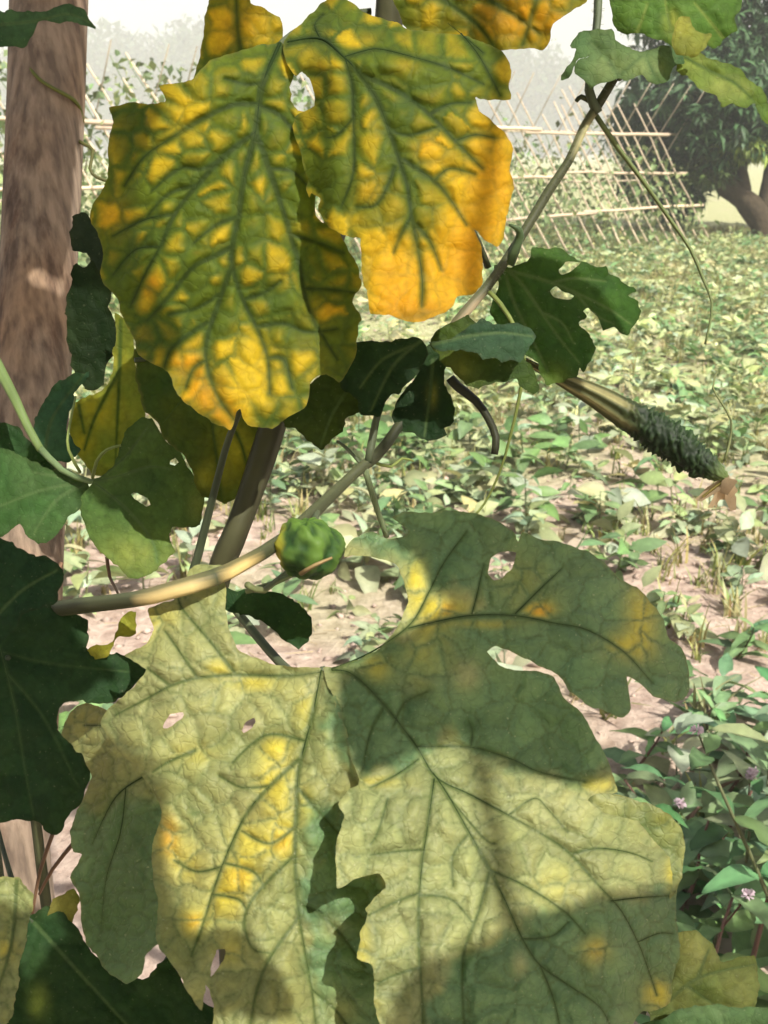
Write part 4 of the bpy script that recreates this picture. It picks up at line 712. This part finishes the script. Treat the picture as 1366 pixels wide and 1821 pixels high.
# left group by the post
dl(VC, [(-25, 18), (30, 22), (75, 17), (118, 8), (150, 18), (160, 34), (170, 53), (152, 45), (120, 38), (78, 40), (58, 55), (46, 80), (25, 84), (-25, 78)], plane(70, 40, .74, .05, -.1, .8, 2, .003, 81), 81, dark(81, np.array([.035, .085, .035]), np.array([.06, .12, .05])), [([(-20, 45), (60, 38), (120, 25), (160, 40)], 4)], label='dark green leaf draped across the top of the post')
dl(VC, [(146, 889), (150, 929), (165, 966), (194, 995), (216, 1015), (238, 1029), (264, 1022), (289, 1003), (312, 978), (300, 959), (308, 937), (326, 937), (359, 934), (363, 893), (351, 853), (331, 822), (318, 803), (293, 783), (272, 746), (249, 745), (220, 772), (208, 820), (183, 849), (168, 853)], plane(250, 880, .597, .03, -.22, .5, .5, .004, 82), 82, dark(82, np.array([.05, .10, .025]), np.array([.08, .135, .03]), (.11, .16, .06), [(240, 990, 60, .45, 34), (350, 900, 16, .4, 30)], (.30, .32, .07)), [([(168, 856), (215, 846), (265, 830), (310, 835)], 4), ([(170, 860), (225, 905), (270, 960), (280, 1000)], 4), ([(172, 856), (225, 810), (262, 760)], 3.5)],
   [[(233, 881), (245, 879), (262, 888), (272, 900), (262, 904), (244, 893)], [(301, 816), (309, 813), (315, 820), (309, 826), (301, 823)]], label='green leaf with a bitten hole, its lower edge in sunlight')  # pale blob paints sunlight into the lower edge
dl(VC, [(-25, 806), (22, 803), (55, 820), (90, 835), (140, 845), (160, 853), (152, 885), (139, 911), (118, 927), (99, 959), (66, 967), (48, 951), (37, 933), (-25, 965)], plane(70, 880, .61, .02, -.1, .5, .5, .004, 83), 83, dark(83, np.array([.035, .085, .022]), np.array([.06, .11, .035])), [([(158, 855), (110, 848), (60, 840)], 4), ([(156, 858), (100, 890), (60, 950)], 4), ([(156, 858), (80, 870), (0, 900)], 3.5)], label='dark green leaf hanging in front of the post')
dl(VC, [(158, 658), (136, 662), (99, 681), (80, 712), (66, 739), (58, 776), (75, 810), (121, 822), (140, 800), (121, 765), (128, 725), (135, 699), (148, 680)], plane(105, 740, .635, -.05, -.05, .5, .5, .004, 84), 84, dark(84, np.array([.03, .085, .045]), np.array([.05, .12, .055])), [([(80, 800), (95, 740), (150, 665)], 3.5)])
dl(VC, [(-25, 745), (30, 760), (66, 800), (100, 830), (60, 845), (-25, 830)], plane(30, 800, .66, 0, 0, 0, 0, .003, 85), 85, dark(85, np.array([.015, .045, .012]), np.array([.025, .06, .018])))
dl(VC, [(205, 556), (222, 575), (238, 604), (250, 680), (256, 740), (225, 800), (190, 850), (155, 830), (125, 790), (128, 722), (165, 705), (192, 688), (203, 640)], plane(190, 700, .665, 0, 0, 0, 0, .004, 86), 86, dark(86, YG[0], YG[1], (.05, .09, .015), [(180, 730, 40, .6, 30), (210, 640, 18, .5), (150, 790, 24, .5)], (.42, .36, .02), .8), [([(215, 570), (212, 680), (205, 830)], 4), ([(212, 660), (170, 740), (150, 800)], 3.5), ([(140, 720), (150, 770)], 3)], label='yellow-green leaf in shade behind the mottled leaf', mat=M_MOS)
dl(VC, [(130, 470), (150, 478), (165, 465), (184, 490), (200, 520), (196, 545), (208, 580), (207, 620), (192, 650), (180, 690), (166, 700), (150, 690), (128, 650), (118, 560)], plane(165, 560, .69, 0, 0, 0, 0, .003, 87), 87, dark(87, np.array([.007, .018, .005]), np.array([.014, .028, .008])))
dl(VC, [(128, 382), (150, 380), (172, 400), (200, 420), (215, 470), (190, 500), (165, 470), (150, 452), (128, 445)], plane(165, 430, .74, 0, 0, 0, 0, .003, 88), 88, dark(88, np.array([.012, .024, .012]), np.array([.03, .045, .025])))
dl(VA, [(240, 620), (248, 720), (276, 746), (300, 788), (330, 812), (345, 850), (362, 880), (402, 896), (432, 880), (450, 800), (478, 735), (420, 640), (330, 600)], plane(360, 760, .60, 0, -.05, .3, .3, .004, 89), 89, dark(89, np.array([.028, .06, .012]), np.array([.06, .085, .014]), (.05, .08, .015), [(420, 800, 34, .6, 50), (370, 850, 24, .5), (300, 690, 30, -.3)], (.36, .33, .025), .7), [([(330, 620), (370, 720), (395, 890)], 4), ([(350, 680), (300, 740), (285, 760)], 3), ([(370, 720), (420, 770), (440, 830)], 3)], label='green leaf behind the lower edge of the mottled leaf', mat=M_MOS)
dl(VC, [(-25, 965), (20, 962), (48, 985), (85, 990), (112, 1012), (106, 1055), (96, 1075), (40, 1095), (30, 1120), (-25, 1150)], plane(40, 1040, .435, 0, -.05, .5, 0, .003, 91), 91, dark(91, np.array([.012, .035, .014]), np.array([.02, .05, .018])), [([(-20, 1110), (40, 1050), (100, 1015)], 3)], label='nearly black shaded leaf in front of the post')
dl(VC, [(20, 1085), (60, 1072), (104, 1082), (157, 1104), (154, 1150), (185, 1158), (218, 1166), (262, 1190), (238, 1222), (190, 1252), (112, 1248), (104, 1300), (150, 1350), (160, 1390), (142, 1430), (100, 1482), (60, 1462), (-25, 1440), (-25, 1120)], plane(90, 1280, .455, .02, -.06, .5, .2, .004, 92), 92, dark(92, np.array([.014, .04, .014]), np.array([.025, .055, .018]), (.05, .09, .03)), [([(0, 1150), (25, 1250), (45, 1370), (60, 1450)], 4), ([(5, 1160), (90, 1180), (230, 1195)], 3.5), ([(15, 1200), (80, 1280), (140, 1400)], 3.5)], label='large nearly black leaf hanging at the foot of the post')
dl(VA, [(150, 1160), (165, 1150), (200, 1140), (215, 1095), (243, 1088), (242, 1128), (208, 1135), (185, 1168), (152, 1170)], plane(200, 1130, .47, 0, 0, 0, 0, .002, 93), 93, dark(93, np.array([.15, .17, .02]), np.array([.28, .26, .03])))
dl(VA, [(402, 1043), (438, 1051), (487, 1049), (523, 1066), (555, 1100), (551, 1140), (528, 1156), (511, 1140), (493, 1124), (465, 1108), (440, 1095), (400, 1085), (370, 1060)], plane(470, 1095, .52, .02, .03, 0, 0, .003, 94), 94, dark(94, np.array([.018, .05, .018]), np.array([.03, .065, .02])), label='dark leaf glimpsed through the gap at the base of the big pale leaf')
# bottom left and right corners
dl(VC, [(-25, 1575), (30, 1560), (58, 1590), (55, 1640), (40, 1700), (30, 1760), (10, 1830), (-25, 1870)], plane(10, 1700, .42, 0, -.05, 0, 0, .004, 95), 95, pale([(10, 1690, 20, .6)], [], 95), [([(30, 1565), (20, 1680), (-15, 1790)], 4)], label='pale sunlit leaf low beside the nearly black leaves', mat=M_PALE)
dl(VC, [(40, 1640), (95, 1610), (130, 1640), (170, 1700), (250, 1740), (300, 1700), (340, 1770), (390, 1800), (400, 1890), (-25, 1890), (0, 1760)], plane(180, 1760, .46, 0, -.1, 0, 0, .004, 96), 96, dark(96, np.array([.014, .04, .012]), np.array([.025, .055, .016]), Y=[(68, 1782, 16, .9, 26)], yc=(.2, .26, .05)), [([(60, 1640), (150, 1740), (260, 1860)], 4)], label='dark leaf below the leaf lobes at the foot of the vine')  # light blob is a small painted sun fleck
dl(VC, [(95, 1600), (130, 1580), (140, 1600), (125, 1660), (95, 1690), (80, 1660)], plane(110, 1640, .475, 0, 0, 0, 0, .003, 97), 97, dark(97, np.array([.12, .14, .025]), np.array([.18, .17, .04])))
dl(VA, [(1205, 1660), (1240, 1655), (1275, 1690), (1282, 1712), (1320, 1700), (1345, 1705), (1352, 1760), (1340, 1800), (1290, 1820), (1180, 1830), (1150, 1800), (1190, 1750)], plane(1260, 1740, .52, .03, -.1, .3, 0, .005, 98), 98, dark(98, np.array([.05, .075, .018]), np.array([.10, .11, .03]), (.03, .05, .015), [(1235, 1690, 30, .5)], (.2, .19, .06)), [([(1170, 1800), (1240, 1740), (1340, 1715)], 4), ([(1240, 1740), (1260, 1690)], 3), ([(1225, 1755), (1290, 1800)], 3)], label='dull olive leaf beside the flowering herbs')
dl(VA, [(1120, 1830), (1200, 1800), (1260, 1788), (1330, 1790), (1395, 1800), (1395, 1890), (1100, 1890)], plane(1250, 1830, .50, .02, -.1, .3, 0, .003, 99), 99, dark(99, np.array([.04, .09, .03]), np.array([.08, .13, .05])), [([(1120, 1860), (1250, 1830), (1380, 1830)], 4)])

# ---- stems, petioles, tendrils
GS, GS2, TN = (.085, .105, .055), (.045, .06, .03), (.16, .20, .05)
stem(VA, [(692, -60, .57), (690, 40, .575), (640, 250, .60), (560, 520, .60), (480, 770, .59), (456, 843, .585), (432, 911, .58), (412, 962, .58), (392, 1010, .585), (375, 1100, .60), down(370, 1150, .61, -.01, .0)], [R_(46, .57), R_(44, .59), R_(40, .58), R_(40, .58), R_(42, .6), .009], (.05, .05, .022), ridge=.12)
stem(VA, [(428, 728, .515), (415, 760, .525), (400, 803, .54), (371, 915, .56), (352, 990, .57), (340, 1040, .575), (350, 1120, .6)], [R_(9, .52), R_(13, .54), R_(15, .56), R_(17, .57)], GS2, name='side_stem', ns=10)
stem(VA, [(497, 80, .535), (520, 60, .56), (580, 30, .575), (660, 20, .58)], [R_(9, .54), R_(12, .57)], GS, name='petiole')
stem(VA, [(575, 1192, .430), (560, 1215, .47), (500, 1180, .53), (400, 1060, .58)], [R_(16, .43), R_(18, .5)], GS, name='petiole')
stem(VA, [(815, -30, .555), (790, 20, .56), (765, 48, .568), (720, 90, .58)], [R_(24, .55), R_(18, .57)], (.04, .03, .02), name='petiole')
stem(VA, [(240, 640, .61), (300, 640, .62), (480, 700, .61)], [R_(8, .6)]*2, GS2, name='petiole')
stem(VA, [(1150, 1800, .535), (900, 1700, .56), (600, 1400, .58), (400, 1150, .6)], [R_(10, .55)]*2, GS2, name='petiole')
vbpath = [(1093, 139, .592), (1064, 187, .600), (1038, 227, .60), (1012, 286, .60), (976, 340, .60), (943, 395, .598), (903, 458, .592), (862, 516, .585), (813, 572, .58), (760, 660, .585), (711, 755, .575), (668, 812, .56), (645, 829, .55), (609, 862, .54), (569, 900, .515), (500, 962, .48), (430, 1004, .455), (380, 1028, .44), (300, 1052, .435), (240, 1066, .445), (110, 1082, .475), (20, 1100, .53), down(-30, 1150, .56)]
stem(VB, vbpath, [R_(15, .6), R_(17, .6), R_(18, .6), R_(22, .59), R_(20, .57), R_(20, .55), R_(24, .5), R_(27, .45), R_(27, .44), R_(24, .46), .007], (.055, .062, .028), streak=[((1036, 232, .6), .012, (.36, .34, .17)), ((829, 549, .58), .016, (.36, .29, .18)), ((711, 755, .575), .022, (.02, .025, .012)), ((424, 1006, .452), .013, (.60, .44, .17)), ((300, 1052, .435), .013, (.60, .46, .20))], ridge=.10)
stem(VB, [(1064, 200, .60), (1048, 160, .595), (1056, 90, .59), (1063, 30, .59), (1066, -60, .59)], [R_(17, .6), R_(14, .59), R_(16, .59)], (.07, .09, .05), name='side_stem')
stem(VB, [(655, 822, .552), (664, 770, .555), (675, 725, .56), (700, 660, .57)], [R_(15, .55), R_(11, .56)], GS, name='petiole')
stem(VB, [(648, 832, .55), (661, 875, .56), (672, 910, .57), (688, 955, .58)], [R_(11, .55), R_(10, .57)], (.13, .17, .08), name='side_stem')
stem(VB, [(665, 822, .56), (695, 830, .57), (715, 815, .575), (735, 820, .58)], [R_(6, .56), R_(4, .58)], TN, name='petiole')
stem(VB, [(650, 835, .555), (620, 800, .56), (600, 785, .565)], [R_(6, .56), R_(5, .58)], GS, name='petiole')
stem(VB, [(800, 672, .575), (813, 687, .575), (846, 713, .57), (869, 746, .565), (882, 779, .56), (879, 808, .56)], [R_(17, .57), R_(16, .57), R_(14, .56), R_(12, .56)], (.022, .024, .01), name='stub')
stem(VB, [(868, 475, .585), (852, 430, .575), (842, 408, .57)], [R_(12, .58), R_(5, .57)], (.03, .035, .015), name='tendril')
stem(VB, [(905, 470, .592), (925, 420, .585), (918, 405, .58), (905, 400, .58)], [R_(20, .59), R_(12, .58), R_(4, .58)], (.06, .10, .04), name='bud')
stem(VB, [(870, 520, .58), (890, 540, .575), (920, 590, .57), (932, 640, .575), (925, 700, .58), (907, 778, .59), (888, 842, .60), (862, 895, .61), (845, 915, .61)], [R_(9, .58), R_(7, .58), R_(5, .6), R_(4, .6)], TN, name='tendril', ns=7, ridge=0)
stem(VB, [(1060, 205, .602), (1100, 264, .61), (1144, 322, .615), (1195, 395, .62), (1228, 443, .62), (1252, 500, .62), (1266, 538, .62), (1262, 578, .62), (1254, 612, .62)], [R_(10, .6), R_(8, .6), R_(5, .6), R_(4, .6)], (.11, .14, .05), name='tendril', ns=7, ridge=0)
stem(VB, [(1288, 820, .6), (1298, 785, .6), (1300, 748, .605), (1283, 716, .61), (1268, 690, .62), (1275, 660, .63)], [R_(5, .6), R_(4, .6), R_(3, .6)], (.14, .16, .06), name='tendril', ns=6, ridge=0)
stem(VB, [(1025, 180, .598), (1034, 172, .598), (1050, 180, .6)], [R_(7, .6), R_(10, .6)], (.04, .05, .02), name='bud')
stem(VB, [(1100, 140, .59), (1150, 105, .595), (1200, 85, .60)], [R_(10, .59), R_(7, .6)], GS, name='petiole')
stem(VC, [(-30, 600, .64), (0, 658, .635), (25, 705, .625), (51, 761, .62), (73, 800, .615)], [R_(22, .63), R_(18, .62), R_(13, .61)], (.13, .19, .06), name='petiole')
stem(VC, [(73, 798, .615), (110, 835, .612), (160, 856, .612), (190, 850, .62)], [R_(12, .61), R_(9, .61)], (.13, .19, .08), name='petiole')
stem(VC, [(165, 850, .612), (172, 820, .60), (190, 800, .595), (215, 792, .595)], [R_(6, .6), R_(6, .6), R_(4, .6)], (.17, .22, .06), name='tendril', ns=7, ridge=0)
stem(VC, [(143, 840, .61), (122, 800, .60), (122, 765, .60), (135, 705, .61)], [R_(6, .6), R_(4, .6)], (.17, .22, .06), name='tendril', ns=7, ridge=0)
pr = PD-R_(130, PD)-.001
stem(VC, [(26, 104, pr+.022), (45, 110, pr+.006), (60, 130, pr), (78, 147, pr), (110, 165, pr+.004), (132, 178, pr+.014), (143, 195, pr+.028), (147, 218, pr+.036)], [R_(7, .8), R_(7, .8), R_(8, .8)], (.12, .14, .03), name='tendril', ns=7, ridge=0)
stem(VC, [(138, 250, pr+.03), (152, 258, pr+.02), (166, 268, pr+.01), (160, 300, pr), (172, 315, pr), (192, 322, pr)], [R_(7, .8), R_(6, .8)], (.10, .10, .03), name='tendril', ns=7, ridge=0)
for a, b in (((95, 1480, .5), (58, 1625, .5)), ((130, 1500, .52), (70, 1590, .53)), ((190, 990, .63), (212, 1060, .6)), ((110, 1000, .62), (60, 1160, .6))):
    stem(VC, [a, ((a[0]+b[0])/2-6, (a[1]+b[1])/2, a[2]), b], [R_(8, .5), R_(5, .5)], (.16, .09, .05), name='side_stem', ns=7)
stem(VC, [(-60, 560, .66), (-70, 800, .67), (-50, 1100, .66), (-45, 1300, .66), down(-45, 1400, .70)], [R_(24, .66), R_(26, .66), .008], GS2)
stem(VC, [(-55, 1180, .66), (-10, 1160, .56), (15, 1170, .46)], [R_(9, .5)]*2, GS2, name='petiole')
stem(VC, [(-50, 1300, .66), (20, 1560, .5), (60, 1640, .475)], [R_(9, .5)]*2, GS2, name='petiole')
stem(VA, [(370, 1250, .60), (300, 1700, .52), (180, 1760, .47)], [R_(9, .5)]*2, GS2, name='petiole')
stem(VB, [(440, 1040, .47), (470, 1050, .49), (520, 1010, .52), (560, 1000, .53)], [R_(12, .48), R_(9, .5)], (.13, .15, .06), name='side_stem')
stem(VB, [(437, 1052, .505), (480, 1040, .505), (520, 1022, .505)], [R_(10, .5), R_(9, .5)], (.17, .2, .09), name='side_stem')
# hairs on the near stems
def hairs(vine, pts, rad, n, seed):
    r = np.random.default_rng(seed); q = crom(np.array([P(*p) for p in pts]), .004); A = Acc()
    for k in range(n):
        i = r.integers(len(q)); d = r.normal(0, 1, 3); t = q[min(i+1, len(q)-1)]-q[i-1 if i else 0]; t /= np.linalg.norm(t); d -= (d@t)*t; d /= np.linalg.norm(d)
        A.add(*stick(q[i]+d*rad*.8, q[i]+d*(rad+.0016*r.uniform(.5, 1.3)), .00009, .00004, 3), c=(.22, .24, .15))
    o = A.build('hairs', M_STEM, vine); o['kind'] = 'stuff'
hairs(VB, vbpath[:8], R_(18, .6), 700, 1); hairs(VB, [(1048, 160, .595), (1056, 90, .59), (1063, 30, .59), (1066, -60, .59)], R_(15, .59), 260, 2); hairs(VB, vbpath[12:19], R_(24, .47), 220, 3)

# ---- young warty gourd with its withered flower
def gourd():
    w = np.array([P(*p) for p in ((930, 640, .60), (975, 664, .60), (1010, 680, .60), (1060, 705, .60), (1110, 735, .598), (1160, 765, .595), (1205, 795, .592), (1245, 822, .590), (1275, 840, .588), (1292, 850, .588))])
    q = crom(w, .0012); n = len(q); ns = 44; t = np.linspace(0, 1, n)
    pxw = np.interp(t, [0, .12, .25, .40, .55, .70, .82, .90, .96, 1], [10, 16, 30, 44, 54, 57, 52, 42, 26, 8]); rr = pxw*.5*.592/F
    V, T = tube(q, rr, ns); th = np.tile(np.arange(ns)/ns*2*np.pi, n); tt = np.repeat(t, ns); ax = np.repeat(q, ns, 0); dv = V[:n*ns]-ax
    wart = S(tt+.12*(vnoise(th*2, tt*9, 19)-.5), .40, .60)
    rid = .10*np.cos(9*th); wa = th+.5*(vnoise(th*2.5, tt*22, 14)-.5); wb = tt*38+1.6*(vnoise(th*2.2+9, tt*30, 15)-.5)
    cell = np.abs(np.sin(wa*5.5+np.floor(wb)*1.7))*np.abs(np.sin(wb*np.pi)); cell = cell**1.3*(.25+1.2*vnoise(th*3.3, tt*34, 4)**1.5)
    V[:n*ns] = ax+dv*(1+(1-wart)*rid+wart*(.50*cell-.05))[:, None]
    c = mix(mix(np.array([.24, .22, .09]), np.array([.045, .05, .014]), S(.5-.5*np.cos(5*th+1.2), .15, .6)), mix(np.array([.006, .014, .004]), np.array([.022, .048, .012]), np.clip(cell*1.2, 0, 1)), S(tt+.15*(vnoise(th*2, tt*9, 19)-.5), .36, .58)); c = mix(c, np.array([.16, .22, .07]), S(tt, .9, 1)*.6)
    col = np.tile((.1, .12, .04), (len(V), 1)).astype(float); col[:n*ns] = c
    g = mesh('young_gourd', V, T, M_FRUIT, VB, col=col); g['label'] = 'slender young gourd, smooth ridged above and dark warty below'
    A = Acc(); r = np.random.default_rng(3); e = q[-1]
    for k in range(8):
        a = e+r.normal(0, .0015, 3); v = np.array([-.002+r.normal(0, .005), 0, -.014*r.uniform(.6, 1.3)]); s = np.array([r.uniform(.002, .005), r.normal(0, .002), 0]); m = a+v*.5+r.normal(0, .0015, 3)
        A.add(np.stack([a-s*.3, a+s*.3, m-s, m+s, a+v-s*.5, a+v+s*.5]), [[0, 1, 3], [0, 3, 2], [2, 3, 5], [2, 5, 4]], np.array([.55, .42, .26])*r.uniform(.5, 1.2))
    A.add(*stick(e, e+np.array([-.013, 0, -.012]), .0009), c=(.3, .25, .08))
    A.build('withered_flower', M_PETAL, g)
    stem(VB, [(895, 600, .592), (915, 620, .598), (932, 641, .60)], [R_(9, .6), R_(9, .6)], (.12, .14, .05), name='fruit_stalk')
gourd()
def bud():                                        # small round lumpy gourd on the slanting stem
    c = P(549, 977, .475); R0 = 60*.475/F; nu, nv = 44, 30
    th, ph = np.meshgrid(np.linspace(0, 2*np.pi, nu, endpoint=False), np.linspace(.02, np.pi-.02, nv)); d = np.stack([np.cos(th)*np.sin(ph), np.sin(th)*np.sin(ph), np.cos(ph)], -1).reshape(-1, 3)
    lump = fbm(d[:, 0]*2.2+d[:, 1]*1.7+5, d[:, 2]*2.4+3-d[:, 1], 9, 3); rib = np.abs(np.sin(3.5*th.ravel()+2*ph.ravel()))
    V = c+d*(R0*(.68+.46*lump+.14*rib*np.sin(ph.ravel())))[:, None]*np.array([1.0, .9, .95]); T = []
    for j in range(nv-1):
        a = j*nu+np.arange(nu); b = j*nu+(np.arange(nu)+1) % nu; T += [np.stack([a, a+nu, b+nu], 1), np.stack([a, b+nu, b], 1)]
    col = mix(np.array([.018, .05, .01]), np.array([.075, .14, .02]), S(lump+.3*rib, .5, .95)); col = mix(col, np.array([.42, .38, .03]), S(-d[:, 0]+.25*(lump-.5), .62, .95))
    mesh('round_gourd', V, np.concatenate(T), M_FRUIT, VB, col=col)['label'] = 'small round lumpy green gourd, yellow on one side'
    stem(VB, [(560, 930, .49), (562, 915, .505), (566, 903, .513)], [R_(12, .5), R_(12, .5)], GS, name='fruit_stalk')
    stem(VB, [(535, 1020, .462), (560, 1005, .455), (590, 992, .46)], [R_(9, .46), R_(5, .46)], (.20, .14, .06), name='bract')
bud()

# ---- unseen leaves added overhead, outlined to throw the wanted dappled shade
def overhead(pts, dep, t, seed, vine=VA):
    leaf(vine, pts, dep, dark(seed), M_DARK, [], [], 14, .0015, 60, seed, shift=SUN*t, jit=4, tubes=False)
SHADE_OUTLINES = [
 ([(600, 1200), (640, 1175), (700, 1135), (790, 1080), (740, 1000), (640, 920), (700, 880), (900, 880), (1090, 960), (1250, 1120), (1260, 1290), (1130, 1310), (1110, 1390), (1010, 1395), (900, 1365), (830, 1320), (760, 1330), (690, 1370), (640, 1380), (595, 1300)], d3b, .62, 201),
 ([(880, 1660), (930, 1625), (1020, 1600), (1090, 1580), (1220, 1590), (1240, 1840), (1000, 1900), (700, 1900), (690, 1790), (740, 1720), (800, 1690)], d3b, .66, 202),
 ([(90, 1400), (180, 1420), (275, 1440), (265, 1540), (285, 1640), (330, 1720), (310, 1800), (150, 1800), (90, 1600)], d3c, .7, 203),
 ([(-60, 940), (60, 960), (120, 1000), (165, 1090), (225, 1160), (120, 1255), (110, 1310), (165, 1385), (95, 1500), (-60, 1470)], lambda x, y: .455+0*x, .6, 204),
 ([(-30, -120), (190, -120), (165, 150), (150, 300), (135, 395), (106, 416), (84, 404), (60, 425), (20, 430), (-30, 400)], lambda x, y: .80+0*x, .5, 205),
 ([(-60, 330), (30, 370), (60, 420), (75, 445), (110, 440), (130, 420), (150, 380), (160, 450), (140, 640), (90, 760), (-60, 740)], lambda x, y: .80+0*x, .56, 206),
 ([(870, 460), (960, 430), (1060, 455), (1150, 520), (1140, 610), (1070, 600), (1060, 670), (990, 690), (930, 640), (880, 580)], lambda x, y: .585+0*x, .5, 208),
 ([(140, 170), (290, 175), (262, 260), (235, 330), (245, 430), (290, 520), (330, 600), (300, 660), (235, 650), (140, 450)], d1, .5, 209),
 ([(-60, 1640), (40, 1660), (60, 1720), (130, 1640), (190, 1740), (330, 1760), (380, 1900), (-60, 1900)], lambda x, y: .45+0*x, .6, 210),
]
for p, dp, t, sd in SHADE_OUTLINES: overhead(p, dp, t, sd)

# ---- unseen leafy roof added to block sky and sun, open over sunlit spots
def shade_canopy(n):
    r = np.random.default_rng(77); lit = []
    for x, y, f in [(x, y, d3a) for x in range(300, 560, 40) for y in range(1220, 1840, 50)]+[(x, y, d3b) for x in range(620, 1200, 55) for y in range(1370, 1590, 40)]+[(x, y, d3b) for x in range(640, 900, 50) for y in range(1600, 1720, 40)]+[(x, y, d3a) for x in (200, 250, 300, 350) for y in (1110, 1160, 1220, 1270)]+[(x, y, d2) for x in range(660, 900, 40) for y in range(220, 560, 40)]+[(450, 640, d1), (500, 415, d1), (330, 200, d1), (420, 720, d1), (370, 700, d1)]:
        lit.append(P(x, y, float(f(np.array([float(x)]), np.array([float(y)]))[0])))
    for x, y, d in [(x, y, .62) for x in (180, 230, 280) for y in (965, 1000)]+[(1010, 675, .6), (1060, 700, .6), (300, 1050, .435), (420, 1005, .455), (1140, 120, .59), (1290, 150, .585), (830, 550, .58), (20, 1650, .42), (88, 418, PD-.03)]: lit.append(P(x, y, d))
    lit = np.array(lit); protos = []
    for v in range(5):
        k = 34; th = np.linspace(-2.7, 2.7, k); R0 = .085*(.72+.28*np.cos(th*2.5)**2)*(1-.12*(th/2.7)**2)*r.uniform(.9, 1.1, k)
        q = np.stack([np.sin(th)*R0, np.cos(th)*R0, 0*th], 1); rings = [np.zeros((1, 3))]
        for f in (.4, .75, 1.0): rings.append(np.stack([q[:, 0]*f, q[:, 1]*f, -.022*f*f*np.cos(th*1.5+v)+r.normal(0, .003, k)], 1))
        V = np.concatenate(rings); T = [[0, 1+i, 2+i] for i in range(k-1)]
        for b in (1, 1+k):
            for i in range(k-1): T += [[b+i, b+k+i, b+k+i+1], [b+i, b+k+i+1, b+i+1]]
        T = np.array(T); V2, T2 = tube(np.array([[0, 0, 0], [0, -.03, -.012], [0, -.07, -.05]]), [.0018, .0018, .002], 5)
        C = np.tile(np.array([.06, .12, .025])*r.uniform(.8, 1.2), (len(V)+len(V2), 1)); protos.append(mesh('leaf', np.concatenate([V, V2]), np.concatenate([T, T2+len(V)]), M_DARKO, col=C))
    datas = [o.data for o in protos]; used = [False]*5; cnt = 0; tries = 0; org = np.array(VA.location)
    while cnt < n and tries < n*12:
        tries += 1
        c = np.array([r.uniform(-1.3, 1.5), r.uniform(-1.5, .55), r.uniform(1.7, 2.25)])
        dv = c-lit; t = dv@SUN; pd = np.linalg.norm(dv-t[:, None]*SUN, axis=1)
        if (pd[t > 0] < .102).any(): continue
        k = int(r.integers(5)); o = protos[k] if not used[k] else bpy.data.objects.new('leaf', datas[k])
        if used[k]: link(o)
        used[k] = True; o.parent = VA; o.location = (c-org).tolist(); o.rotation_euler = (r.normal(.25, .4), r.normal(0, .4), r.uniform(0, 6.28)); s = r.uniform(.8, 1.15); o.scale = (s, s, s); cnt += 1
    print('shade_canopy', cnt, tries)
M_DARKO = leaf_material('shade_roof_leaf', .22, .55, .2, 60, .1, .2, uvs=False)
shade_canopy(420)
for k, (a, b) in enumerate((((692, -60, .57), (-.9, -1.2)), ((1066, -60, .59), (1.1, -1.0)), ((692, -60, .57), (.3, -1.4)), ((1066, -60, .59), (-.6, .3)))):
    p0 = P(*a); q = np.array([p0, p0+np.array([0, .02, .25]), p0+np.array([b[0]*.15, b[1]*.1, .7]), [b[0]*.6, b[1]*.5, 1.95], [b[0], b[1], 1.98]]); V, T = tube(crom(q, .05), .006, 8, .1)
    mesh('runner', V, T, M_STEM, VA if k % 2 == 0 else VB, col=np.tile((.07, .09, .04), (len(V), 1)))

# ---- haze
V = np.array([[x, y, z] for x in (-240, 240) for y in (-70, 345) for z in (-1.2, 52)], float)
Q = np.array([[0, 1, 3, 2], [4, 6, 7, 5], [0, 4, 5, 1], [2, 3, 7, 6], [0, 2, 6, 4], [1, 5, 7, 3]])
mh, N, L, out = newmat('haze_air'); pv = N('ShaderNodeVolumePrincipled'); pv.inputs['Color'].default_value = (.97, .98, 1, 1); pv.inputs['Density'].default_value = .0036; pv.inputs['Anisotropy'].default_value = -.1; L(pv.outputs[0], out.inputs['Volume'])
tag(mesh('haze', V, Q, mh, smooth=False), kind='stuff', label='thin pale morning haze over the field', cat='haze')
